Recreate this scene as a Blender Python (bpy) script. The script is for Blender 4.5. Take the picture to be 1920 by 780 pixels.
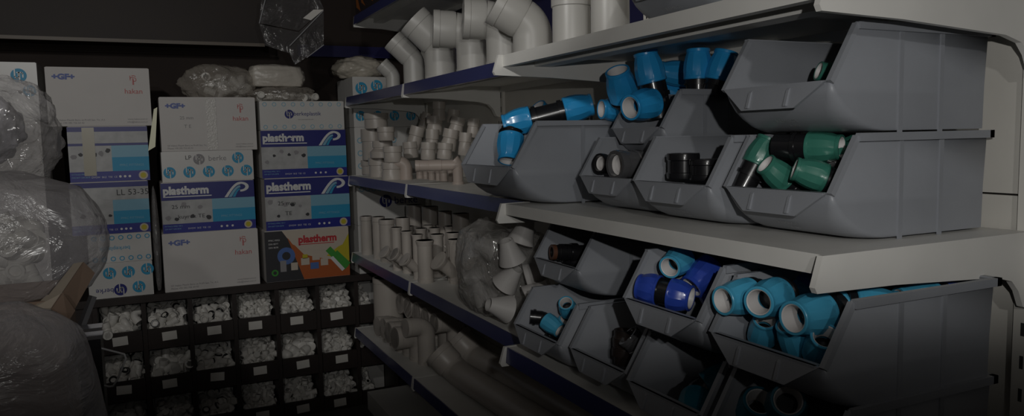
import bpy, bmesh, math, random
from mathutils import Vector, Matrix, noise
random.seed(7)
PI = math.pi
SC = bpy.context.scene
COL = SC.collection
for _o in list(bpy.data.objects): bpy.data.objects.remove(_o)

# ------------------------------------------------------------------ camera
F, PITCH, ROLL, YAW = 1431.8, -.0922, -.0206, .4469
CZ = 1.5
_f = Vector((math.sin(YAW)*math.cos(PITCH), math.cos(YAW)*math.cos(PITCH), math.sin(PITCH)))
_r0 = Vector((math.cos(YAW), -math.sin(YAW), 0)); _u0 = _r0.cross(_f)
CR = _r0*math.cos(ROLL) + _u0*math.sin(ROLL)
CU = -_r0*math.sin(ROLL) + _u0*math.cos(ROLL)
CF = _f
CAM = Vector((0, 0, CZ))
cd = bpy.data.cameras.new('camera'); cam = bpy.data.objects.new('camera', cd); COL.objects.link(cam)
cd.sensor_width = 36; cd.lens = F/1920*36; cd.clip_start = .05
cam.matrix_world = Matrix(((CR.x, CU.x, -CF.x, 0), (CR.y, CU.y, -CF.y, 0), (CR.z, CU.z, -CF.z, CZ), (0, 0, 0, 1)))
SC.camera = cam

# ------------------------------------------------------------------ world, lights, exposure
w = bpy.data.worlds.new('world'); SC.world = w; w.use_nodes = True
w.node_tree.nodes['Background'].inputs[0].default_value = (.8, .78, .85, 1)
w.node_tree.nodes['Background'].inputs[1].default_value = .002
SC.view_settings.view_transform = 'Standard'; SC.view_settings.look = 'None'
SC.view_settings.exposure = 0; SC.view_settings.gamma = 1; SC.view_settings.use_curve_mapping = False

def spot(name, loc, target, energy, size_deg, blend, radius, col=(1, .97, .93)):
    l = bpy.data.lights.new(name, 'SPOT'); l.energy = energy; l.spot_size = math.radians(size_deg)
    l.spot_blend = blend; l.shadow_soft_size = radius; l.color = col
    o = bpy.data.objects.new(name, l); COL.objects.link(o); o.location = loc
    o.rotation_euler = (Vector(target)-Vector(loc)).to_track_quat('-Z', 'Y').to_euler(); return o
def area(name, loc, target, energy, sx, sy, col=(1, .97, .93), spread=180):
    l = bpy.data.lights.new(name, 'AREA'); l.shape = 'RECTANGLE'; l.size = sx; l.size_y = sy
    l.energy = energy; l.color = col; l.spread = math.radians(spread)
    o = bpy.data.objects.new(name, l); COL.objects.link(o); o.location = loc
    o.rotation_euler = (Vector(target)-Vector(loc)).to_track_quat('-Z', 'Y').to_euler(); return o

FH = Vector((CF.x, CF.y, 0)).normalized()
def cutoff_spot(name, loc, az, cut_deg, blend, energy, radius, col=(1, .983, .95)):
    """spot with a cutoff added to darken low parts: no light below cut_deg under the horizon, thrown towards az"""
    t = math.radians(90-cut_deg); d = az*math.cos(t) + Vector((0, 0, 1))*math.sin(t)
    return spot(name, loc, Vector(loc)+d, energy, 180, blend, radius, col)
# the camera's flash, right of and above the lens, with a low cutoff added to darken the lowest shelves
cutoff_spot('camera_flash', CAM + CR*.14 + CU*.12, FH, 22.2, .130, 19.4, .010)
# added fill light behind the camera, evens out the flash falloff
cutoff_spot('rear_fill', CAM - FH*3.0 + Vector((.35, 0, 1.06)), FH, 20.9, .055, 62, .06)
# added fill light over the aisle, brightens the boxes and the far shelves
cutoff_spot('aisle_fill', (-.75, .85, 2.45), Vector((.32, 1, 0)).normalized(), 34.5, .14, 53, .06)

# ------------------------------------------------------------------ pixel / space helpers (photo 1920x780)
def ray(u, v): return CR*((u-960)/F) - CU*((v-390)/F) + CF
def onX(u, v, X): d = ray(u, v); return CAM + d*(X/d.x)
def onY(u, v, Y): d = ray(u, v); return CAM + d*(Y/d.y)
def onZ(u, v, Z): d = ray(u, v); return CAM + d*((Z-CZ)/d.z)
def ppm(P): return F/((Vector(P)-CAM).dot(CF))

# ------------------------------------------------------------------ materials
MATS = {}
def mat(name, col, rough=.5, metal=0, spec=.5, bump=0, bscale=60, var=0, vscale=8, coat=0, trans=0, alpha=1, emit=0):
    if name in MATS: return MATS[name]
    m = bpy.data.materials.new(name); m.use_nodes = True; nt = m.node_tree
    b = nt.nodes['Principled BSDF']
    b.inputs['Base Color'].default_value = (*col, 1); b.inputs['Roughness'].default_value = rough
    b.inputs['Metallic'].default_value = metal; b.inputs['Specular IOR Level'].default_value = spec
    b.inputs['Coat Weight'].default_value = coat; b.inputs['Coat Roughness'].default_value = .12
    b.inputs['Transmission Weight'].default_value = trans; b.inputs['Alpha'].default_value = alpha
    tc = nt.nodes.new('ShaderNodeTexCoord')
    if var:
        n = nt.nodes.new('ShaderNodeTexNoise'); n.inputs['Scale'].default_value = vscale; n.inputs['Detail'].default_value = 5
        nt.links.new(tc.outputs['Object'], n.inputs['Vector'])
        r = nt.nodes.new('ShaderNodeMapRange'); r.inputs[1].default_value = .3; r.inputs[2].default_value = .7
        r.inputs[3].default_value = 1-var; r.inputs[4].default_value = 1+var
        nt.links.new(n.outputs['Fac'], r.inputs[0])
        mx = nt.nodes.new('ShaderNodeVectorMath'); mx.operation = 'SCALE'; mx.inputs[0].default_value = col
        nt.links.new(r.outputs[0], mx.inputs['Scale']); nt.links.new(mx.outputs[0], b.inputs['Base Color'])
    if bump:
        n = nt.nodes.new('ShaderNodeTexNoise'); n.inputs['Scale'].default_value = bscale; n.inputs['Detail'].default_value = 4
        nt.links.new(tc.outputs['Object'], n.inputs['Vector'])
        bp = nt.nodes.new('ShaderNodeBump'); bp.inputs['Strength'].default_value = bump; bp.inputs['Distance'].default_value = .004
        nt.links.new(n.outputs['Fac'], bp.inputs['Height']); nt.links.new(bp.outputs[0], b.inputs['Normal'])
    MATS[name] = m; return m
def film(name, col, clear=.55, rough=.18, gloss=.25):
    """crumpled clear polythene: partly see-through, milky, with sharp glints"""
    if name in MATS: return MATS[name]
    m = bpy.data.materials.new(name); m.use_nodes = True; nt = m.node_tree; nt.nodes.clear()
    out = nt.nodes.new('ShaderNodeOutputMaterial'); tr = nt.nodes.new('ShaderNodeBsdfTransparent')
    di = nt.nodes.new('ShaderNodeBsdfDiffuse'); di.inputs[0].default_value = (*col, 1)
    gl = nt.nodes.new('ShaderNodeBsdfGlossy'); gl.inputs['Roughness'].default_value = rough; gl.inputs[0].default_value = (.9, .9, .9, 1)
    lw = nt.nodes.new('ShaderNodeLayerWeight'); lw.inputs['Blend'].default_value = .45
    mr = nt.nodes.new('ShaderNodeMapRange'); mr.inputs[3].default_value = 1-clear; mr.inputs[4].default_value = min(.95, 1.35-clear)
    m1 = nt.nodes.new('ShaderNodeMixShader'); m2 = nt.nodes.new('ShaderNodeMixShader'); m2.inputs[0].default_value = gloss
    tc = nt.nodes.new('ShaderNodeTexCoord'); n = nt.nodes.new('ShaderNodeTexNoise'); n.inputs['Scale'].default_value = 7; n.inputs['Detail'].default_value = 5
    n.inputs['Distortion'].default_value = 1.6
    bp = nt.nodes.new('ShaderNodeBump'); bp.inputs['Strength'].default_value = 1; bp.inputs['Distance'].default_value = .03
    nt.links.new(tc.outputs['Object'], n.inputs['Vector']); nt.links.new(n.outputs['Fac'], bp.inputs['Height'])
    nt.links.new(bp.outputs[0], gl.inputs['Normal']); nt.links.new(bp.outputs[0], di.inputs['Normal']); nt.links.new(bp.outputs[0], lw.inputs['Normal'])
    nt.links.new(lw.outputs['Facing'], mr.inputs[0]); nt.links.new(mr.outputs[0], m1.inputs[0])
    nt.links.new(tr.outputs[0], m1.inputs[1]); nt.links.new(di.outputs[0], m1.inputs[2])
    nt.links.new(m1.outputs[0], m2.inputs[1]); nt.links.new(gl.outputs[0], m2.inputs[2])
    nt.links.new(m2.outputs[0], out.inputs[0]); MATS[name] = m; return m

WHITE = mat('white_powder_coat', (.74, .73, .695), .45, var=.04)
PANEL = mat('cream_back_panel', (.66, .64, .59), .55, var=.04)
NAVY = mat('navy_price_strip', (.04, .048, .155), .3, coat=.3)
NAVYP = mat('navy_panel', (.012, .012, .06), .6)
SLOT = mat('dark_slot', (.05, .05, .05), .7)
BIN = mat('grey_bin_plastic', (.30, .315, .345), .42, bump=.05, bscale=200, var=.05)
PVC = mat('grey_pvc', (.47, .43, .39), .38, var=.04)
PVCP = mat('warm_grey_pvc', (.46, .39, .345), .4, var=.04)
PVCL = mat('pale_grey_pvc', (.45, .44, .415), .38, var=.03)
BLUE = mat('blue_nut_plastic', (.03, .36, .76), .3, coat=.3)
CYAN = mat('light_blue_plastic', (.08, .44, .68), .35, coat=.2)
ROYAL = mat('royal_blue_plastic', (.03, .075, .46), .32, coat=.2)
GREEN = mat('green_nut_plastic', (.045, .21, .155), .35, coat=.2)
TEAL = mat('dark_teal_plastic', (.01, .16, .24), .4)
BLACK = mat('black_plastic', (.012, .012, .014), .3, coat=.3)
BROWNP = mat('dark_brown_plastic', (.035, .025, .022), .4)
GRIP = mat('white_grip_ring', (.75, .73, .72), .45)
ORANGE = mat('copper_thread', (.14, .06, .035), .4)
WOOD = mat('dark_brown_board', (.020, .013, .011), .5, var=.2)
WOODD = mat('dark_wall_paint', (.030, .020, .016), .8, var=.15, vscale=2)
CARD = mat('white_label_card', (.62, .6, .56), .7)
FIT = mat('white_fitting_plastic', (.66, .64, .60), .4)
CARTON = mat('white_carton', (.60, .575, .555), .6, var=.02)
CARTONW = mat('white_glossy_carton', (.60, .59, .57), .35, var=.02)
CARTOND = mat('brown_carton', (.21, .145, .105), .75, var=.1)
CARTONT = mat('tan_carton_edge', (.42, .36, .29), .75)
INK_B = mat('ink_blue', (.13, .17, .40), .6)
INK_N = mat('ink_navy', (.012, .016, .17), .4)
INK_DN = mat('ink_dark_navy', (.016, .022, .24), .4)
INK_C = mat('ink_cyan', (.02, .30, .52), .5)
INK_C2 = mat('ink_pale_cyan', (.20, .42, .55), .45)
INK_R = mat('ink_red', (.52, .12, .12), .6)
INK_RR = mat('ink_bright_red', (.50, .03, .04), .5)
INK_G = mat('ink_grey', (.28, .27, .28), .6)
INK_K = mat('ink_black', (.03, .03, .035), .5)
INK_W = mat('ink_white', (.68, .68, .68), .5)
INK_PH = mat('ink_photo_grey', (.42, .42, .42), .45, var=.15, vscale=20)
INK_Y = mat('ink_yellow', (.52, .44, .02), .5)
INK_O = mat('ink_orange', (.42, .10, .02), .5)
INK_GR = mat('ink_green', (.05, .30, .04), .5)
INK_BL = mat('ink_mid_blue', (.08, .16, .42), .5)
INK_CR = mat('ink_cream', (.55, .48, .40), .5)
TAPE = mat('yellowed_tape', (.42, .39, .31), .25)
CLEAR = film('clear_film', (.60, .58, .58), .80, .14, .10)
CLEARD = film('grey_film', (.56, .54, .56), .72, .22, .07)
CLEARY = film('yellowish_film', (.52, .47, .41), .66, .18, .10)
METAL = mat('bright_wire', (.6, .6, .62), .25, metal=1)
DARKM = mat('dark_metal', (.02, .02, .022), .35, metal=.3)
FLOORM = mat('grey_floor', (.08, .075, .07), .6, var=.15, vscale=3)
CEILM = mat('dark_ceiling', (.05, .045, .04), .8)
WALLM = mat('dull_wall', (.10, .09, .085), .8)
COUNTER = mat('dark_counter', (.02, .018, .018), .5)

# ------------------------------------------------------------------ mesh builder
class MB:
    def __init__(s): s.bm = bmesh.new()
    def faces(s, vs, fs):
        v = [s.bm.verts.new(p) for p in vs]
        for f in fs:
            try: s.bm.faces.new([v[i] for i in f])
            except ValueError: pass
        return s
    def box(s, lo, hi, M=None):
        x0, y0, z0 = lo; x1, y1, z1 = hi
        P = [Vector(p) for p in ((x0,y0,z0),(x1,y0,z0),(x1,y1,z0),(x0,y1,z0),(x0,y0,z1),(x1,y0,z1),(x1,y1,z1),(x0,y1,z1))]
        if M: P = [M @ p for p in P]
        return s.faces(P, [(0,3,2,1),(4,5,6,7),(0,1,5,4),(1,2,6,5),(2,3,7,6),(3,0,4,7)])
    def bar(s, p0, p1, wd, ht, up=(0,0,1)):
        p0, p1, up = Vector(p0), Vector(p1), Vector(up)
        d = (p1-p0).normalized(); a = d.cross(up)
        if a.length < 1e-4: a = d.cross(Vector((1,0,0)))
        a.normalize(); b = a.cross(d).normalized()
        P = []
        for p in (p0, p1):
            for q, r in ((-1,-1),(1,-1),(1,1),(-1,1)): P.append(p + a*q*wd/2 + b*r*ht/2)
        return s.faces(P, [(0,1,2,3),(7,6,5,4),(0,4,5,1),(1,5,6,2),(2,6,7,3),(3,7,4,0)])
    def prism(s, pts, off):
        """closed polygon of 3D points swept by the vector off"""
        n = len(pts); off = Vector(off); P = [Vector(p) for p in pts] + [Vector(p)+off for p in pts]
        return s.faces(P, [tuple(range(n)), tuple(range(2*n-1, n-1, -1))] + [(i+n, (i+1)%n+n, (i+1)%n, i) for i in range(n)])
    def lathe(s, prof, seg=32, M=None, rib=None, close=True):
        rings = []
        for r, z in prof:
            rg = []
            for i in range(seg):
                k = 1 if rib is None else rib(i, z)
                p = Vector((r*k*math.cos(2*PI*i/seg), r*k*math.sin(2*PI*i/seg), z))
                rg.append(s.bm.verts.new(M @ p if M else p))
            rings.append(rg)
        for a, b in zip(rings, rings[1:]):
            for i in range(seg): s.bm.faces.new((a[i], a[(i+1)%seg], b[(i+1)%seg], b[i]))
        if close: 
            s.bm.faces.new(list(reversed(rings[0]))); s.bm.faces.new(rings[-1])
        return s
    def sweep(s, pts, rad, seg=28, cap=True):
        pts = [Vector(p) for p in pts]; n = len(pts)
        def tan(i):
            a = pts[i]-pts[i-1] if i > 0 else None; b = pts[i+1]-pts[i] if i < n-1 else None
            if a is not None and a.length < 1e-7: a = None
            if b is not None and b.length < 1e-7: b = None
            if a is None and b is None: return None
            if a is None: return b.normalized()
            if b is None: return a.normalized()
            return (a.normalized()+b.normalized()).normalized()
        T = [tan(i) for i in range(n)]
        for i in range(n):
            if T[i] is None: T[i] = T[i-1] if i else next(q for q in T if q is not None)
        t = T[0]; x = t.orthogonal().normalized(); rings = []
        for i in range(n):
            q = t.rotation_difference(T[i]); x = q @ x; t = T[i]; x = (x - t*x.dot(t)).normalized(); y = t.cross(x)
            rings.append([s.bm.verts.new(pts[i] + (x*math.cos(2*PI*k/seg)+y*math.sin(2*PI*k/seg))*rad[i]) for k in range(seg)])
        for a, b in zip(rings, rings[1:]):
            for i in range(seg): s.bm.faces.new((a[i], a[(i+1)%seg], b[(i+1)%seg], b[i]))
        if cap: s.bm.faces.new(list(reversed(rings[0]))); s.bm.faces.new(rings[-1])
        return s
    def mesh(s, name, m, smooth=35, bevel=0):
        if bevel:
            es = [e for e in s.bm.edges if len(e.link_faces) == 2 and e.calc_face_angle(0) > .6]
            bmesh.ops.bevel(s.bm, geom=es, offset=bevel, segments=2, profile=.5, affect='EDGES')
        bmesh.ops.recalc_face_normals(s.bm, faces=s.bm.faces)
        me = bpy.data.meshes.new(name); s.bm.to_mesh(me); s.bm.free(); me.materials.append(m)
        if smooth:
            for p in me.polygons: p.use_smooth = True
            me.set_sharp_from_angle(angle=math.radians(smooth))
        return me
    def build(s, name, m, parent=None, smooth=35, bevel=0): return link(name, s.mesh(name, m, smooth, bevel), parent)
def link(name, me, parent=None, loc=None, M=None):
    o = bpy.data.objects.new(name, me); COL.objects.link(o)
    if parent: o.parent = parent
    if loc is not None: o.location = loc
    if M is not None: o.matrix_local = M
    return o
def thing(name, label, cat, loc=(0,0,0), rotz=0, group=None):
    o = bpy.data.objects.new(name, None); COL.objects.link(o); o.location = loc; o.rotation_euler = (0, 0, rotz); o.empty_display_size = .05
    return tag(o, label, cat, group)
def tag(o, label, cat, group=None):
    o['label'] = label; o['category'] = cat
    if group: o['group'] = group
    return o
def struct(o): o['kind'] = 'structure'; return o
TXT = {}
def text_mesh(body, size, m, align='CENTER', wide=1, bold=0):
    k = (body, size, m.name, align, wide, bold)
    if k in TXT: return TXT[k]
    cu = bpy.data.curves.new('lettering', 'FONT'); cu.body = body; cu.size = size; cu.align_x = align; cu.align_y = 'CENTER'
    cu.offset = bold; cu.resolution_u = 3
    o = bpy.data.objects.new('lettering', cu); COL.objects.link(o)
    bpy.context.view_layer.update(); dg = bpy.context.evaluated_depsgraph_get()
    me = bpy.data.meshes.new_from_object(o.evaluated_get(dg)); bpy.data.objects.remove(o)
    for v in me.vertices: v.co.x *= wide
    me.materials.clear(); me.materials.append(m); TXT[k] = me; return me
RX90 = Matrix.Rotation(PI/2, 4, 'X')

# ------------------------------------------------------------------ room
struct(MB().box((-2.3, -3.6, -.1), (2.9, 5.1, 0)).build('floor', FLOORM, smooth=0))
struct(MB().box((-2.3, -3.6, 3.1), (2.9, 5.1, 3.2)).build('ceiling', CEILM, smooth=0))
struct(MB().box((-2.3, 4.95, 0), (2.9, 5.1, 3.1)).build('wall_back', WOODD, smooth=0))
struct(MB().box((-2.4, -3.6, 0), (-2.3, 5.1, 3.1)).build('wall_left', WALLM, smooth=0))
struct(MB().box((2.9, -3.6, 0), (3.0, 5.1, 3.1)).build('wall_right', WALLM, smooth=0))
struct(MB().box((-2.3, -3.7, 0), (2.9, -3.6, 3.1)).build('wall_front', WALLM, smooth=0))
# dark soffit over the boxes with its pale lower edge
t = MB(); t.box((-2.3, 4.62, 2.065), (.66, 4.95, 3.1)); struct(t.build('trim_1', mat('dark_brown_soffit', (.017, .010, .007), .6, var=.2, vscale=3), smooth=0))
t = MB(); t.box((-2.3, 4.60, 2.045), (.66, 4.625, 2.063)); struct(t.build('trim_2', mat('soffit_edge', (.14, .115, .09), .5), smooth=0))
t = MB(); t.box((.9, 4.90, 2.03), (2.9, 4.95, 2.10)); struct(t.build('trim_3', mat('navy_rail', (.02, .02, .12), .5), smooth=0))

# ------------------------------------------------------------------ gondola frame
S0, S1, S2, S3, S4, S5 = 2.16, 1.731, 1.311, .891, .471, .13
XB = 1.45                         # face of the back panels
YJ = [.825, 1.988, 3.105, 4.114]
g = thing('shelving_frame', 'tall pale steel shelving frame with slotted uprights behind the grey bins', 'shelving', (XB, 2.4, 0))
def gp(mb, name, m, **k):
    o = mb.build(name, m, None, **k); o.parent = g; o.matrix_parent_inverse = Matrix.Translation(-Vector(g.location)); return o
def slot_material():
    m = bpy.data.materials.new('slotted_white_steel'); m.use_nodes = True; nt = m.node_tree; b = nt.nodes['Principled BSDF']
    tc = nt.nodes.new('ShaderNodeTexCoord'); sp = nt.nodes.new('ShaderNodeSeparateXYZ'); nt.links.new(tc.outputs['Object'], sp.inputs[0])
    def mt(op, a, v=None, c=None):
        n = nt.nodes.new('ShaderNodeMath'); n.operation = op
        for i, x in enumerate((a, v, c)):
            if x is None: continue
            if isinstance(x, (int, float)): n.inputs[i].default_value = x
            else: nt.links.new(x, n.inputs[i])
        return n.outputs[0]
    zz = mt('LESS_THAN', mt('FRACT', mt('DIVIDE', sp.outputs['Z'], .062)), .40)
    yy = mt('COMPARE', mt('ABSOLUTE', sp.outputs['Y']), .013, .0035)
    k = mt('MULTIPLY', zz, yy)
    mx = nt.nodes.new('ShaderNodeMix'); mx.data_type = 'RGBA'; mx.inputs['A'].default_value = (.70, .68, .63, 1); mx.inputs['B'].default_value = (.045, .045, .045, 1)
    nt.links.new(k, mx.inputs['Factor']); nt.links.new(mx.outputs['Result'], b.inputs['Base Color']); b.inputs['Roughness'].default_value = .45
    return m
SLOTM = slot_material()
for yj in YJ:
    u_ = MB().box((-.012, -.03, 0), (.05, .03, 2.6)).build('upright', SLOTM, g, smooth=0); u_.location = (0, yj-2.4, 0)
for a, (y0, y1) in enumerate(zip(YJ, YJ[1:])):
    zs = [.1, .52, .94, 1.375, 1.80, 2.2, 2.6]
    for z0, z1 in zip(zs, zs[1:]):
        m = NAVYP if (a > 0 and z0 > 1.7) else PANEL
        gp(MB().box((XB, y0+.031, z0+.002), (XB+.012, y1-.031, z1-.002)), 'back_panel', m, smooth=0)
gp(MB().box((1.05, YJ[0], 0), (XB-.014, YJ[3], .10)), 'base_plinth', WHITE, smooth=0)

# ------------------------------------------------------------------ shelf boards
def shelf(name, label, zt, y0, y1, xf, strip, brk=True, xr=XB-.014, ext=.028):
    t = thing(name, label, 'shelf', (xf, (y0+y1)/2, zt), 0, 'steel shelf boards')
    off = Vector((xf, (y0+y1)/2, zt)); ya, yb = y0-off.y+.012, y1-off.y-.012; d = xr-xf
    mb = MB(); mb.box((0, ya, -.006), (d, yb, 0)); mb.box((0, ya, -.032), (.004, yb, -.006)); mb.box((.004, ya, -.032), (.022, yb, -.029))
    mb.box((.10, ya, -.030), (.103, yb, -.006)); mb.box((.103, ya, -.030), (.15, yb, -.027)); mb.box((.15, ya, -.030), (.153, yb, -.006))
    mb.box((d-.004, ya, -.03), (d, yb, -.006))
    mb.build('board', WHITE, t, smooth=0)
    if strip:
        s = MB(); s.prism([(-.003, ya+.004, .001), (-.007, ya+.004, .001), (-.012, ya+.004, -.044), (-.003, ya+.004, -.046)], (0, yb-ya-.008, 0))
        s.build('price_strip', NAVY, t, smooth=0)
    for yy, th in ((y0-off.y+.001, .011), (y1-off.y-.012, .011)):
        prof = [(.004, .001), (-ext*.45, .001), (-ext, -.047), (-ext*.82, -.056), (.15, -.060), (d-.10, -.074), (d-.055, -.085), (d-.035, -.105), (d-.02, -.135), (d-.006, -.14), (d, -.14), (d, .001)]
        b = MB(); b.prism([(x, yy, z) for x, z in prof], (0, th, 0)); b.build('bracket', WHITE, t, smooth=30)
    return t
LV = {'top': S0, 'upper': S1, 'middle': S2, 'third': S3, 'lower': S4, 'base': S5}
shelf('shelf_board', 'white upper shelf above the grey bins at the near end', S1, YJ[0], YJ[1], .927, False)
shelf('shelf_board', 'white middle shelf carrying the green fittings bin, no strip', S2, YJ[0], YJ[1], .927, False)
shelf('shelf_board', 'near third shelf with blue strip under the light blue fittings bin', S3, YJ[0], YJ[1], .927, True)
shelf('shelf_board', 'near lower shelf lost in shadow below the blue strip shelf', S4, YJ[0], YJ[1], .927, True)
for a, wh in ((1, 'middle bay'), (2, 'far bay')):
    xs = 1.0014
    shelf('shelf_board', 'upper shelf of the %s under the big pipe bends' % wh, S1, YJ[a], YJ[a+1], xs, True, ext=.014)
    shelf('shelf_board', 'second shelf of the %s holding the piled grey reducers' % wh if a == 2 else 'second shelf of the middle bay beside the dark bin with blue fittings', S2, YJ[a], YJ[a+1], xs, True, ext=.014)
    shelf('shelf_board', 'third shelf of the %s under the upright grey branch pipes' % wh if a == 2 else 'third shelf of the middle bay under the plastic bag', S3, YJ[a], YJ[a+1], xs, True, ext=.014)
    shelf('shelf_board', 'lower shelf of the %s under the rows of grey elbows' % wh if a == 2 else 'lower shelf of the middle bay under the wide grey pipes', S4, YJ[a], YJ[a+1], xs, True, ext=.014)
    shelf('shelf_board', 'topmost shelf of the %s with white underside' % wh, S0, YJ[a], YJ[a+1], 1.06, True, ext=.010)

# ------------------------------------------------------------------ grey picking bins
BINM = {}
def bin_meshes(W, L, H, sc):
    k = (W, L, H, sc)
    if k in BINM: return BINM[k]
    h8, w2 = .08*sc, W/2
    b = MB(); bm = b.bm; NA = 6
    lev = [(0, .090, .050), (.004, .070, .046), (.012, .050, .042), (.026, .031, .034), (.041, .018, .024), (.060, .009, .014), (.080, .004, .006)]
    rows = []
    for z, xf, rc in lev:
        z, xf, rc = z*sc, xf*sc, rc*sc; row = []
        row.append((L-.008+z*.02, -w2, z))
        for k in range(NA+1):
            t_ = PI/2*k/NA; row.append((xf+rc-rc*math.sin(t_), -w2+rc-rc*math.cos(t_), z))
        row += [(x, -y, z) for x, y, z in reversed(row)]
        rows.append([bm.verts.new(p) for p in row])
    for A, B in zip(rows, rows[1:]):
        for i in range(len(A)-1): bm.faces.new((A[i], A[i+1], B[i+1], B[i]))
        bm.faces.new((A[-1], A[0], B[0], B[-1]))
    bm.faces.new(list(reversed(rows[0])))
    T = rows[-1]; n_ = len(T)
    f1, r1 = bm.verts.new((.060*sc, -w2, H)), bm.verts.new((L, -w2, H)); f2, r2 = bm.verts.new((.060*sc, w2, H)), bm.verts.new((L, w2, H))
    bm.faces.new((T[0], T[1], f1, r1)); bm.faces.new((T[n_-1], r2, f2, T[n_-2])); bm.faces.new((T[n_-1], T[0], r1, r2))
    body = b.mesh('bin_body', BIN, 55)
    r = MB()
    for sy in (-1, 1):
        y = sy*(w2+.003)
        r.box((.06*sc, min(y-.005, y+.005), H-.012), (L+.010, max(y-.005, y+.005), H+.002))
        r.bar((.003*sc, sy*(w2-.001), h8), (.061*sc, sy*(w2-.001), H-.004), .010, .010, (0, 1, 0))
    r.box((L-.002, -w2-.008, H-.012), (L+.010, w2+.008, H+.002))
    rim = r.mesh('rim', BIN, 0, bevel=.003)
    q = MB(); a = w2-.063*sc
    q.prism([(-.003, -w2+.004, h8+.003), (-.003, w2-.004, h8+.003), (-.013, a, .041*sc), (-.013, -a, .041*sc)], (.006, 0, 0))
    q.prism([(.012*sc, -w2+.012, h8+.003), (-.004, -w2+.012, h8+.003), (-.004, -w2+.012, h8-.003), (.012*sc, -w2+.012, h8-.003)], (0, W-.024, 0))
    lip = q.mesh('label_lip', BIN, 30, bevel=.0015)
    lr = MB().prism([(-.005, -.003, h8-.004), (-.0085, -.003, h8-.008), (-.0165, -.003, .045*sc), (-.010, -.003, .045*sc)], (0, .006, 0)).mesh('label_rib', BIN, 0)
    ribs = MB().prism([(-.005, 0, -.0045), (.005, 0, -.0045), (.005, 0, H-.012), (-.005, 0, H-.012)], (0, .0028, 0)).mesh('side_rib', BIN, 0)
    BINM[k] = (body, rim, lip, lr, ribs); return BINM[k]
def make_bin(label, x, y, z, W=.25, L=.40, H=.178, sc=1, rot=0, text=False):
    t = thing('picking_bin', label, 'bin', (x, y, z+.0046), rot, 'grey open fronted picking bins')
    body, rim, lip, lr, ribs = bin_meshes(W, L, H, sc)
    o = link('bin_body', body, t); md = o.modifiers.new('wall', 'SOLIDIFY'); md.thickness = .004; md.offset = -1
    link('rim', rim, t); lo = link('label_lip', lip, t)
    for sy in (-1, 1): link('label_rib', lr, lo, loc=(0, sy*.045*sc, 0))
    for fx in (.42, .68): link('side_rib', ribs, t, loc=(L*fx, -W/2-.0026, 0)); link('side_rib', ribs, t, loc=(L*fx, W/2-.0002, 0))
    EMB = mat('embossed_grey', (.44, .45, .47), .35)
    if text:
        u_ = Vector((-.81, 0, .585)); n_ = Vector((-.585, 0, -.81))
        for body_, tt, sz, dy in (('REMBOL', .72, .0135, 0), ('A 300', .26, .0095, -.008)):
            c_ = (Vector((.055, 0, .008)).lerp(Vector((.030, 0, .026)), tt))*sc + n_*.0008 + Vector((0, dy, 0))
            M = Matrix(((0, u_.x, n_.x, c_.x), (-1, 0, 0, c_.y), (0, u_.z, n_.z, c_.z), (0, 0, 0, 1)))
            link('embossed_lettering', text_mesh(body_, sz, EMB), t, M=M)
    return t
NEST = .180
make_bin('large grey bin stacked on the bin of green fittings, nearly empty', 1.0, 1.022, S2+.183, text=True)
make_bin('large grey bin full of green and black fittings on the white shelf', 1.005, 1.021, S2, text=True)
make_bin('grey bin with black rings, left of the green fittings bin', .987, 1.300, S2, text=True)
make_bin('grey bin with two clear ringed couplings, second along the white shelf', 1.014, 1.583, S2, W=.242, text=True)
make_bin('small grey bin heaped with blue nuts, nested on the one with clear couplings', 1.115, 1.600, S2+.125, W=.212, L=.31, H=.165, sc=.93)
make_bin('wide dark grey bin with long blue and black couplings at the shelf joint', .89, 2.035, S2, W=.36, L=.53, H=.226, sc=1.27)
make_bin('grey bin of royal blue couplings, stacked, tucked under the white shelf', .897, 1.213, S3+NEST, W=.24, text=True)
make_bin('large grey bin brimming with light blue fittings below the white corner', .892, .928, S3+.170, text=True)
make_bin('dark grey bin under the light blue fittings bin at bottom right', .892, .928, S3)
make_bin('dark grey bin with a teal elbow under the royal blue couplings bin', .905, 1.213, S3, W=.24)
make_bin('grey bin with a dark brown fitting on the third shelf', .925, 1.491, S3, W=.243)
make_bin('grey bin of light blue and black tees at the left end of its shelf', .912, 1.778, S3, W=.25)
make_bin('grey bin stacked above the light blue tees, holding black fittings', .987, 1.800, S3+NEST, W=.235)
make_bin('grey bin cut off by the top edge, on the upper white shelf', .955, 1.285, S1, text=True)

# ------------------------------------------------------------------ compression fittings
CM = {}
def nut_mesh(m, seg=48):
    k = ('nut', m.name)
    if k in CM: return CM[k]
    pr = [(.93, 0), (1.0, .04), (1.0, .16), (.975, .2), (1.0, .5), (.97, .85), (.88, 1.2), (.79, 1.45), (.785, 1.52), (.82, 1.54), (.82, 1.68), (.79, 1.71), (.69, 1.71), (.68, 1.6), (.68, .3), (.05, .25)]
    def rib(i, z): return 1.03 if (i % 4 == 0 and .18 < z < 1.5) else 1
    pr = [(r, z*1.24) for r, z in pr]
    CM[k] = MB().lathe(pr, seg, rib=lambda i, z: rib(i, z/1.24)).mesh('nut', m, 28); return CM[k]
def ring_mesh():
    if 'ring' in CM: return CM['ring']
    pr = [(.675, 1.50), (.685, 1.66), (.67, 1.69), (.62, 1.66), (.53, 1.30), (.50, .95), (.56, .95), (.675, 1.0)]
    CM['ring'] = MB().lathe([(r, z*1.24) for r, z in pr], 32, close=False).mesh('grip_ring', GRIP, 40); return CM['ring']
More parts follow.
